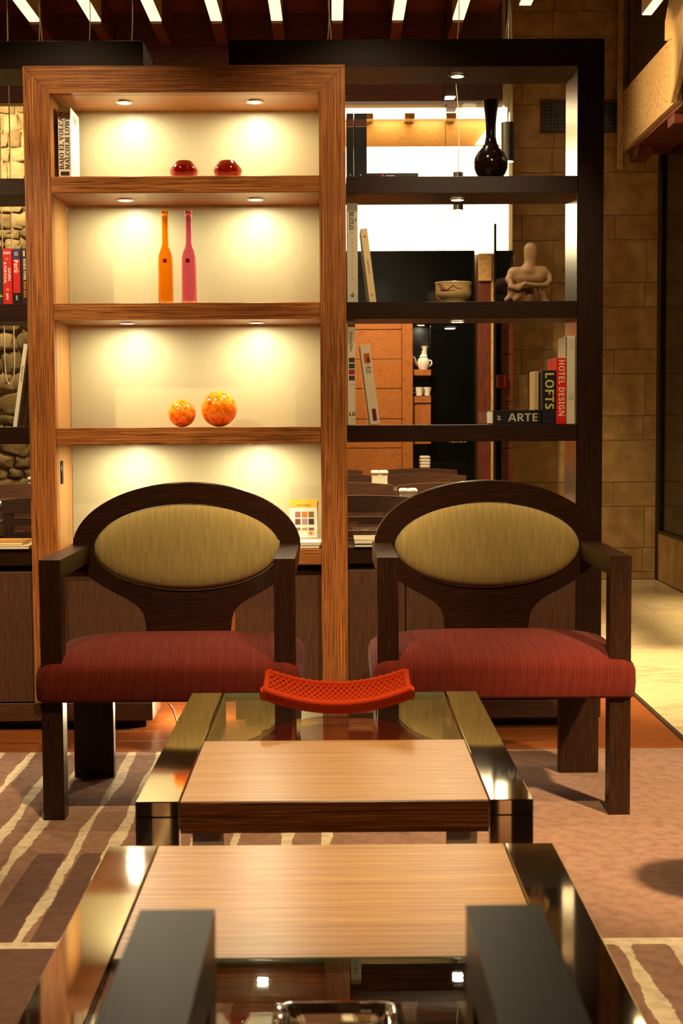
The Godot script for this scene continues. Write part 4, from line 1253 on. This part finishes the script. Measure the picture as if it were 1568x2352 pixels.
func painted_bowl(at: Vector3) -> void:
	var o := thing("painted_bowl", "cream ceramic bowl painted with red-brown brush strokes", "bowl", at)
	var pr := [Vector2(0.0, 0.006), Vector2(0.034, 0.006), Vector2(0.036, 0.0), Vector2(0.042, 0.0), Vector2(0.044, 0.010), Vector2(0.054, 0.017), Vector2(0.0615, 0.026), Vector2(0.0635, 0.036), Vector2(0.0630, 0.052), Vector2(0.0640, 0.068), Vector2(0.0655, 0.072), Vector2(0.0635, 0.0735), Vector2(0.0605, 0.070), Vector2(0.0595, 0.04), Vector2(0.05, 0.022), Vector2(0.0, 0.014)]
	part(o, "body", lathe(pr, 48), plain(Color8(206, 174, 120), 0.22))
	var paint := plain(Color8(104, 30, 22), 0.3)
	var on := func(a: float, y: float) -> Vector3: return Vector3(sin(a) * 0.0637, y, cos(a) * 0.0637)
	for s in [[[-0.95, 0.058], [-0.7, 0.046], [-0.5, 0.042], [-0.3, 0.048], [-0.12, 0.058], [0.02, 0.054], [0.12, 0.048], [0.42, 0.047]], [[-1.0, 0.066], [-0.8, 0.062], [-0.62, 0.052], [-0.52, 0.044]], [[-0.9, 0.044], [-0.6, 0.040], [-0.35, 0.041], [0.0, 0.042]], [[1.0, 0.064], [1.08, 0.056], [1.02, 0.048], [1.14, 0.038]], [[1.2, 0.062], [1.25, 0.05]]]:
		var path := []
		var rad := []
		for i in s.size():
			path.append(on.call(s[i][0], s[i][1]))
			rad.append(0.0022 * (1.0 - 0.6 * i / s.size()))
		part(o, "brush_stroke", tube(path, rad, 6), paint)
	part(o, "foot_ring", lathe([Vector2(0.036, 0.0), Vector2(0.0425, 0.0), Vector2(0.0425, 0.005), Vector2(0.036, 0.005)], 32), plain(Color8(190, 156, 100), 0.4))

# The clay figure: tapered capsules joined softly, meshed as surface nets.
func figure_mesh() -> ArrayMesh:
	var bones := [
		# head, neck and broad shoulders
		[Vector3(0.012, 0.188, 0), Vector3(0.012, 0.170, 0), 0.0235, 0.0225], [Vector3(0.012, 0.170, 0), Vector3(0.010, 0.135, 0), 0.0215, 0.0195], [Vector3(0.010, 0.135, 0), Vector3(0.004, 0.112, 0), 0.020, 0.032],
		[Vector3(-0.046, 0.103, 0), Vector3(0.052, 0.106, 0), 0.024, 0.024], [Vector3(-0.030, 0.086, 0.004), Vector3(0.040, 0.090, 0.004), 0.024, 0.024],
		# the arm on the right swings out in a loop and lies across the lap
		[Vector3(0.056, 0.112, 0.0), Vector3(0.076, 0.094, 0.006), 0.014, 0.0100], [Vector3(0.076, 0.094, 0.006), Vector3(0.078, 0.078, 0.014), 0.0100, 0.0085], [Vector3(0.078, 0.078, 0.014), Vector3(0.064, 0.062, 0.022), 0.0085, 0.0082], [Vector3(0.064, 0.062, 0.022), Vector3(0.025, 0.060, 0.034), 0.0082, 0.0078], [Vector3(0.025, 0.060, 0.034), Vector3(-0.014, 0.064, 0.044), 0.0078, 0.0078], [Vector3(-0.014, 0.064, 0.044), Vector3(-0.042, 0.046, 0.050), 0.0078, 0.009],
		# the arm on the left
		[Vector3(-0.052, 0.100, 0.0), Vector3(-0.066, 0.082, 0.014), 0.016, 0.013], [Vector3(-0.066, 0.082, 0.014), Vector3(-0.060, 0.060, 0.036), 0.012, 0.010], [Vector3(-0.066, 0.052, 0.048), Vector3(-0.036, 0.046, 0.054), 0.0085, 0.0085],
		# crossed legs with both feet to the left
		[Vector3(0.004, 0.055, 0.0), Vector3(-0.056, 0.050, 0.034), 0.017, 0.013], [Vector3(-0.060, 0.048, 0.036), Vector3(-0.062, 0.022, 0.036), 0.0125, 0.0115], [Vector3(-0.062, 0.022, 0.036), Vector3(-0.080, 0.008, 0.044), 0.0115, 0.0070],
		[Vector3(-0.046, 0.040, 0.034), Vector3(-0.036, 0.022, 0.036), 0.011, 0.012], [Vector3(-0.036, 0.022, 0.036), Vector3(-0.050, 0.008, 0.048), 0.012, 0.0075],
		# the far leg and the seat block
		[Vector3(0.044, 0.060, 0.0), Vector3(0.062, 0.010, 0.0), 0.013, 0.0095], [Vector3(0.056, 0.010, 0.002), Vector3(0.072, 0.005, 0.004), 0.0085, 0.006], [Vector3(0.012, 0.058, -0.012), Vector3(0.006, 0.010, -0.014), 0.015, 0.015]]
	return nets(bones, 0.0038, 0.0042)

func nets(bones: Array, cell: float, soft: float) -> ArrayMesh:
	var lo := Vector3(1e9, 1e9, 1e9)
	var hi := -lo
	for b in bones:
		for k in 2:
			var e: float = b[2 + k] + cell * 2
			lo = lo.min(b[k] - Vector3(e, e, e))
			hi = hi.max(b[k] + Vector3(e, e, e))
	lo.y = -cell * 0.5
	var n := Vector3i(((hi - lo) / cell).ceil()) + Vector3i.ONE
	var field := PackedFloat32Array()
	field.resize(n.x * n.y * n.z)
	field.fill(1.0)
	var at := func(i: int, j: int, k: int) -> int: return (k * n.y + j) * n.x + i
	for b in bones:
		var r: float = maxf(b[2], b[3]) + soft * 2 + cell
		var p0: Vector3i = Vector3i(((b[0].min(b[1]) - Vector3(r, r, r) - lo) / cell).floor()).clamp(Vector3i.ZERO, n - Vector3i.ONE)
		var p1: Vector3i = Vector3i(((b[0].max(b[1]) + Vector3(r, r, r) - lo) / cell).ceil()).clamp(Vector3i.ZERO, n - Vector3i.ONE)
		var ab: Vector3 = b[1] - b[0]
		var l2: float = ab.length_squared()
		for k in range(p0.z, p1.z + 1):
			for j in range(p0.y, p1.y + 1):
				for i in range(p0.x, p1.x + 1):
					var p := lo + Vector3(i, j, k) * cell
					var t: float = clampf((p - b[0]).dot(ab) / l2, 0.0, 1.0)
					var d: float = p.distance_to(b[0] + ab * t) - lerpf(b[2], b[3], t)
					var q: int = at.call(i, j, k)
					var c := field[q]
					var h := maxf(soft - absf(c - d), 0.0) / soft
					field[q] = minf(c, d) - h * h * soft * 0.25
	for k in n.z:
		for i in n.x:
			field[at.call(i, 0, k)] = maxf(field[at.call(i, 0, k)], cell * 0.5)
	var index := {}
	var verts := []
	for k in n.z - 1:
		for j in n.y - 1:
			for i in n.x - 1:
				var s := Vector3.ZERO
				var hits := 0
				var v := []
				for c in 8:
					v.append(field[at.call(i + (c & 1), j + ((c >> 1) & 1), k + (c >> 2))])
				for e in [[0, 1], [2, 3], [4, 5], [6, 7], [0, 2], [1, 3], [4, 6], [5, 7], [0, 4], [1, 5], [2, 6], [3, 7]]:
					var a: float = v[e[0]]
					var b2: float = v[e[1]]
					if (a < 0.0) != (b2 < 0.0):
						var t := a / (a - b2)
						var pa := Vector3(e[0] & 1, (e[0] >> 1) & 1, e[0] >> 2)
						var pb := Vector3(e[1] & 1, (e[1] >> 1) & 1, e[1] >> 2)
						s += pa.lerp(pb, t)
						hits += 1
				if hits:
					index[at.call(i, j, k)] = verts.size()
					verts.append(lo + (Vector3(i, j, k) + s / hits) * cell)
	var st := begin()
	st.set_smooth_group(0)
	var emit := func(q: Array, flip: bool) -> void:
		for t in ([[0, 1, 2], [0, 2, 3]] if flip else [[0, 2, 1], [0, 3, 2]]):
			for j in t:
				st.add_vertex(verts[q[j]])
	for k in range(1, n.z - 1):
		for j in range(1, n.y - 1):
			for i in range(1, n.x - 1):
				var a := field[at.call(i, j, k)]
				for ax in 3:
					var o := [0, 0, 0]
					o[ax] = 1
					var b3 := field[at.call(i + o[0], j + o[1], k + o[2])]
					if (a < 0.0) == (b3 < 0.0):
						continue
					var u := [0, 0, 0]
					var w := [0, 0, 0]
					u[(ax + 1) % 3] = 1
					w[(ax + 2) % 3] = 1
					var q := []
					var ok := true
					for c in [[0, 0], [1, 0], [1, 1], [0, 1]]:
						var key: int = at.call(i - u[0] * c[0] - w[0] * c[1], j - u[1] * c[0] - w[1] * c[1], k - u[2] * c[0] - w[2] * c[1])
						if not index.has(key):
							ok = false
							break
						q.append(index[key])
					if ok:
						emit.call(q, a > 0.0)
	st.generate_normals()
	return st.commit()

# ------------------------------------------------------------------ the restaurant behind
func dining_chair(label: String, at: Vector3, turn: float) -> Node3D:
	# back towards +z; the top rail is bowed
	var o := thing("dining_chair", label, "chair", at, turn, "dark slatted restaurant chairs")
	var rail := func(y: float, hgt: float, half: float, crown: float) -> ArrayMesh:
		var st := begin()
		var n := 12
		for i in n:
			var a := -half + 2 * half * i / n
			var b := -half + 2 * half * (i + 1) / n
			var za := -0.5 * a * a
			var zb := -0.5 * b * b
			var ya := y + hgt - crown * a * a / (half * half)
			var yb := y + hgt - crown * b * b / (half * half)
			for s in [0.012, -0.012]:
				flat_quad(st, Vector3(a, y, za + s), Vector3(b, y, zb + s), Vector3(b, yb, zb + s), Vector3(a, ya, za + s), Vector3(0, 0, signf(s)), 0)
			flat_quad(st, Vector3(a, ya, za - 0.012), Vector3(b, yb, zb - 0.012), Vector3(b, yb, zb + 0.012), Vector3(a, ya, za + 0.012), Vector3.UP, 0)
			flat_quad(st, Vector3(a, y, za - 0.012), Vector3(b, y, zb - 0.012), Vector3(b, y, zb + 0.012), Vector3(a, y, za + 0.012), Vector3.DOWN, 0)
		for e in [-half, half]:
			var z: float = -0.5 * e * e
			flat_quad(st, Vector3(e, y, z - 0.012), Vector3(e, y, z + 0.012), Vector3(e, y + hgt - crown, z + 0.012), Vector3(e, y + hgt - crown, z - 0.012), Vector3(signf(e), 0, 0), 1)
		return st.commit()
	part(o, "top_rail", rail.call(0.735, 0.065, 0.23, 0.014), M.door, Vector3(0, 0, 0.21))
	for i in 3:
		part(o, "slat", rail.call(0.69 - 0.052 * i, 0.028, 0.185, 0.0), M.door, Vector3(0, 0, 0.207))
	for s in [-1.0, 1.0]:
		span_part(o, "back_post", Vector3(s * 0.185, 0.0, 0.165), Vector3(s * 0.225, 0.735, 0.197), M.door, 1)
		span_part(o, "front_leg", Vector3(s * 0.185, 0.0, -0.21), Vector3(s * 0.225, 0.42, -0.17), M.door, 1)
	span_part(o, "seat", Vector3(-0.225, 0.42, -0.22), Vector3(0.225, 0.46, 0.165), M.door, 0, 0.008)
	return o

func dining_table(label: String, at: Vector3, w: float, deep: float) -> void:
	var o := thing("dining_table", label, "table", at, 0.0, "dark restaurant tables")
	span_part(o, "table_top", Vector3(-w, 0.71, -deep), Vector3(w, 0.74, deep), M.door, 0)
	for sx in [-1.0, 1.0]:
		for sz in [-1.0, 1.0]:
			span_part(o, "leg", Vector3(sx * (w - 0.06), 0.0, sz * (deep - 0.05)), Vector3(sx * (w - 0.01), 0.71, sz * (deep - 0.01)), M.door, 1)

func napkin_box(label: String, at: Vector3, w: float, h: float) -> void:
	var o := thing("napkin_box", label, "napkin box", at, 0.0, "white napkin boxes")
	part(o, "box", box(Vector3(w, h, w * 0.9), 0.004), M.paper, Vector3(0, h * 0.5, 0))
	for s in [-1.0, 1.0]:
		part(o, "napkin", loft([rounded_ring(w * 0.27, w * 0.5, 0.01, 0.0), rounded_ring(w * 0.29, w * 0.53, 0.012, 0.010), rounded_ring(w * 0.22, w * 0.46, 0.012, 0.018)]), M.white, Vector3(s * w * 0.27, h + 0.0005, 0))

func pendant(label: String, at: Vector3, r: float, h: float, strands: int) -> void:
	var o := thing("pendant_lamp", label, "pendant lamp", at, 0.0, "steel cylinder pendants")
	part(o, "shade", lathe([Vector2(0.0, h), Vector2(r, h), Vector2(r, 0.0), Vector2(r * 0.88, 0.0), Vector2(r * 0.88, 0.012), Vector2(0.0, 0.012)], 28), M.steel)
	part(o, "lamp_lens", lathe([Vector2(0.0, 0.004), Vector2(r * 0.86, 0.004), Vector2(r * 0.86, 0.010), Vector2(0.0, 0.010)], 20), M.lens)
	for i in strands:
		var path := []
		for k in 15:
			var t := k / 14.0
			path.append(Vector3((0.010 * sin(t * 9.0 + i * 2.0) + 0.006 * i) * sin(t * PI), h + t * (2.99 - at.y - h), 0.006 * cos(t * 7.0 + i)))
		part(o, "cable", tube(path, 0.0022, 5), M.cord)
	part(o, "ceiling_plate", box(Vector3(0.05, 0.012, 0.05), 0.002), M.steel, Vector3(0, 3.01 - at.y, 0))
	var l := SpotLight3D.new()
	l.name = "spot"
	l.light_color = WARM
	l.light_energy = 0.8
	l.spot_angle = 45.0
	l.spot_range = 8.0
	l.spot_attenuation = 2.0
	l.light_size = r * 0.8
	l.shadow_enabled = true
	o.add_child(l)
	l.rotation.x = -PI / 2
	l.position.y = -0.004

func restaurant() -> void:
	dining_chair("slatted dark chair close behind the right dark bookcase", Vector3(0.10, 0, -5.60), 0.0)
	dining_chair("dark bowed chair back left of the farther napkin box", Vector3(0.045, 0, -6.72), 0.0)
	dining_chair("dark bowed chair back right of the nearer napkin box", Vector3(0.52, 0, -6.66), 0.0)
	dining_chair("long bowed chair back behind the farther napkin box", Vector3(0.475, 0, -7.75), 0.0)
	dining_chair("farthest bowed chair back in front of the display niche", Vector3(0.50, 0, -8.58), 0.0)
	dining_chair("farthest dark chair back in front of the cedar boards", Vector3(-0.06, 0, -8.58), 0.0)
	dining_chair("dark chair back left of the farther napkin box, second row", Vector3(0.0, 0, -7.75), 0.0)
	dining_table("dark restaurant table with the nearer napkin box", Vector3(0.25, 0, -6.12), 0.5, 0.26)
	dining_table("dark restaurant table with the farther napkin box", Vector3(0.25, 0, -7.18), 0.5, 0.2)
	napkin_box("white napkin box on the farther restaurant table", Vector3(0.228, 0.741, -7.08), 0.078, 0.075)
	napkin_box("white napkin box on the nearer restaurant table", Vector3(0.315, 0.741, -6.02), 0.07, 0.035)
	dining_chair("slatted dark chair behind the left dark bookcase", Vector3(-1.03, 0, -5.62), -0.06)
	dining_chair("dark chair back under the rubble wall", Vector3(-1.42, 0, -6.75), 0.1)
	dining_table("dark restaurant table behind the left dark bookcase", Vector3(-1.35, 0, -6.15), 0.45, 0.28)
	dining_table("dark restaurant table in front of the rubble wall", Vector3(-1.55, 0, -7.3), 0.4, 0.28)
	napkin_box("white napkin box on the table in front of the rubble wall", Vector3(-1.48, 0.741, -7.2), 0.11, 0.05)
	var mn := magazine("white menu lying on the restaurant table behind the left bookcase", Vector3(-1.33, 0.7405, -6.02), Vector3(0.2, 0.006, 0.14), Color8(236, 230, 214))
	mn.name = numbered("menu_card")
	mn.set_meta("category", "menu")
	# pendants
	pendant("slim steel pendant under the first dark shelf, seen behind it", Vector3(0.543, 1.985, -6.2), 0.022, 0.16, 1)
	pendant("steel cylinder pendant right of the black vase", Vector3(0.757, 2.19, -6.2), 0.029, 0.165, 3)
	pendant("pendant on two cables left of the dark bookcase's top", Vector3(-0.012, 1.95, -6.2), 0.022, 0.16, 2)
	pendant("pendant whose cable shows above the middle of the left dark beam's end", Vector3(-0.85, 1.95, -6.2), 0.022, 0.16, 1)
	pendant("pendant whose cable shows above the zebrano bookcase's left half", Vector3(-1.03, 1.95, -6.2), 0.022, 0.16, 1)
	pendant("pendant with two cables near the upper left corner", Vector3(-1.245, 1.95, -6.2), 0.022, 0.16, 2)
	# loop of pale cord hanging before the rubble wall
	var path := []
	for k in 25:
		var t := k / 24.0
		var a := PI * t
		path.append(Vector3(-1.42 - 0.024 * cos(a) - 0.006 * t, 1.42 - 0.17 * pow(sin(a), 0.5), -6.3))
	path.push_front(Vector3(-1.444, 2.99, -6.3))
	path.append(Vector3(-1.402, 2.99, -6.3))
	single("cord_loop", tube(path, 0.0028, 6), M.cord, "pale cord hanging in a loop before the rubble wall", "cord")
	# porcelain in the niche
	var tp := thing("teapot", "white porcelain teapot on the upper niche shelf", "teapot", Vector3(0.578, 1.4025, -9.13))
	part(tp, "body", lathe([Vector2(0.0, 0.0), Vector2(0.026, 0.0), Vector2(0.036, 0.02), Vector2(0.04, 0.045), Vector2(0.033, 0.068), Vector2(0.022, 0.078), Vector2(0.0, 0.08)], 28), M.porcelain)
	part(tp, "lid", lathe([Vector2(0.0, 0.122), Vector2(0.012, 0.118), Vector2(0.010, 0.108), Vector2(0.016, 0.096), Vector2(0.026, 0.084), Vector2(0.024, 0.08), Vector2(0.0, 0.08)], 24), M.porcelain)
	part(tp, "spout", tube([Vector3(-0.034, 0.03, 0), Vector3(-0.05, 0.045, 0), Vector3(-0.055, 0.07, 0), Vector3(-0.064, 0.085, 0)], [0.011, 0.009, 0.007, 0.006], 10), M.porcelain)
	part(tp, "handle", tube([Vector3(0.034, 0.06, 0), Vector3(0.05, 0.058, 0), Vector3(0.054, 0.038, 0), Vector3(0.036, 0.02, 0)], 0.005, 8), M.porcelain)
	var jg := thing("cream_jug", "tall white porcelain jug beside the teapot in the niche", "jug", Vector3(0.592, 1.4025, -9.215))
	part(jg, "body", lathe([Vector2(0.0, 0.0), Vector2(0.018, 0.0), Vector2(0.017, 0.09), Vector2(0.013, 0.115), Vector2(0.016, 0.135), Vector2(0.027, 0.155), Vector2(0.024, 0.154), Vector2(0.0, 0.12)], 24), M.porcelain)
	for i in 2:
		var cp := thing("teacup", ["white teacup with handle, left one on the lower niche shelf", "white teacup, right one on the lower niche shelf"][i], "cup", Vector3(0.548 + 0.052 * i, 1.2335, -9.10 - 0.04 * i), 0.0, "niche teacups")
		part(cp, "body", lathe([Vector2(0.0, 0.002), Vector2(0.018, 0.0), Vector2(0.022, 0.016), Vector2(0.029, 0.048), Vector2(0.031, 0.058), Vector2(0.028, 0.058), Vector2(0.02, 0.016), Vector2(0.0, 0.008)], 24), M.porcelain)
		part(cp, "handle", tube([Vector3(-0.028, 0.05, 0), Vector3(-0.042, 0.05, 0), Vector3(-0.043, 0.03, 0), Vector3(-0.025, 0.02, 0)], 0.0035, 8), M.porcelain)
		part(cp, "saucer", lathe([Vector2(0.0, 0.0), Vector2(0.02, 0.0), Vector2(0.036, 0.005), Vector2(0.02, 0.003), Vector2(0.0, 0.002)], 24), M.porcelain)
	for i in 7:
		var nl := single("folded_linen", box(Vector3(0.066, 0.0185, 0.10), 0.006), M.paper, "folded cloth %s in the bottom of the niche" % ["lowest of the stack", "second from the bottom of the stack", "third from the bottom of the stack", "middle of the stack", "third from the top of the stack", "second from the top of the stack", "topmost of the stack"][i], "linen", Vector3(0.583, 0.7299 + 0.0192 * i, -9.10), Vector3.ZERO, "stacked linen in the niche")
		nl.rotation.y = 0.02 * (i % 3)

# ------------------------------------------------------------------ wooden gallery, upper right
func gallery() -> void:
	var o := thing("gallery", "pale oak gallery front with curly grain in the upper right corner", "gallery", Vector3(1.9, 2.83, -9.43))
	span_part(o, "fascia", Vector3(0.0, 0.0, 0.02), Vector3(0.035, 0.38, 1.46), M.oak, 2, 0.002)
	span_part(o, "corner_post", Vector3(-0.03, -0.07, -0.02), Vector3(0.0, 1.42, 0.02), M.oak, 1, 0.002)
	span_part(o, "post_foot", Vector3(-0.03, -0.115, -0.02), Vector3(0.0, -0.073, 0.02), M.oak, 1, 0.002)
	part(o, "brace", prism(PackedVector2Array([Vector2(1.462, -0.01), Vector2(1.462, 0.34), Vector2(1.30, 0.37), Vector2(1.30, 0.47), Vector2(1.60, 0.80), Vector2(2.3, 1.1), Vector2(2.3, 0.9), Vector2(1.62, 0.1)]), 0.03, 1), M.oak, Vector3(-0.012, 0, 0), Vector3(0, -PI / 2, 0))
	span_part(o, "upper_pane", Vector3(0.02, 0.38, 0.05), Vector3(0.026, 1.42, 3.0), M.black_gloss, 1, 0.0)
	span_part(o, "soffit", Vector3(0.036, -0.02, 0.0), Vector3(0.30, 0.06, 4.5), M.red_wood, 2)
	span_part(o, "joist", Vector3(0.04, -0.085, 0.05), Vector3(0.13, -0.021, 0.3), M.red_wood, 2)
	span_part(o, "joist", Vector3(0.04, -0.075, 1.1), Vector3(0.29, -0.021, 1.25), M.red_wood, 0)
	var b := thing("lit_ceiling_beam", "pale beam with lamplight put on as glow behind the oak gallery, upper right corner", "ceiling beam", Vector3(1.73, 3.29, -7.95), 0.0, "lit ceiling beams")
	span_part(b, "beam", Vector3(-0.026, 0.004, 0.0), Vector3(0.026, 0.12, 1.6), M.oak, 2)
	part(b, "painted_lit_face", box(Vector3(0.05, 0.006, 1.58), 0.0), M.painted_beam_light, Vector3(0, 0.002, 0.8))  # lamplight on the wood put in as a glowing face
	area(b, Vector3(0, -0.004, 0.8), Vector3(-PI / 2, 0, 0), Vector2(0.05, 1.58), WARM, 0.3)  # added light that accompanies this glow
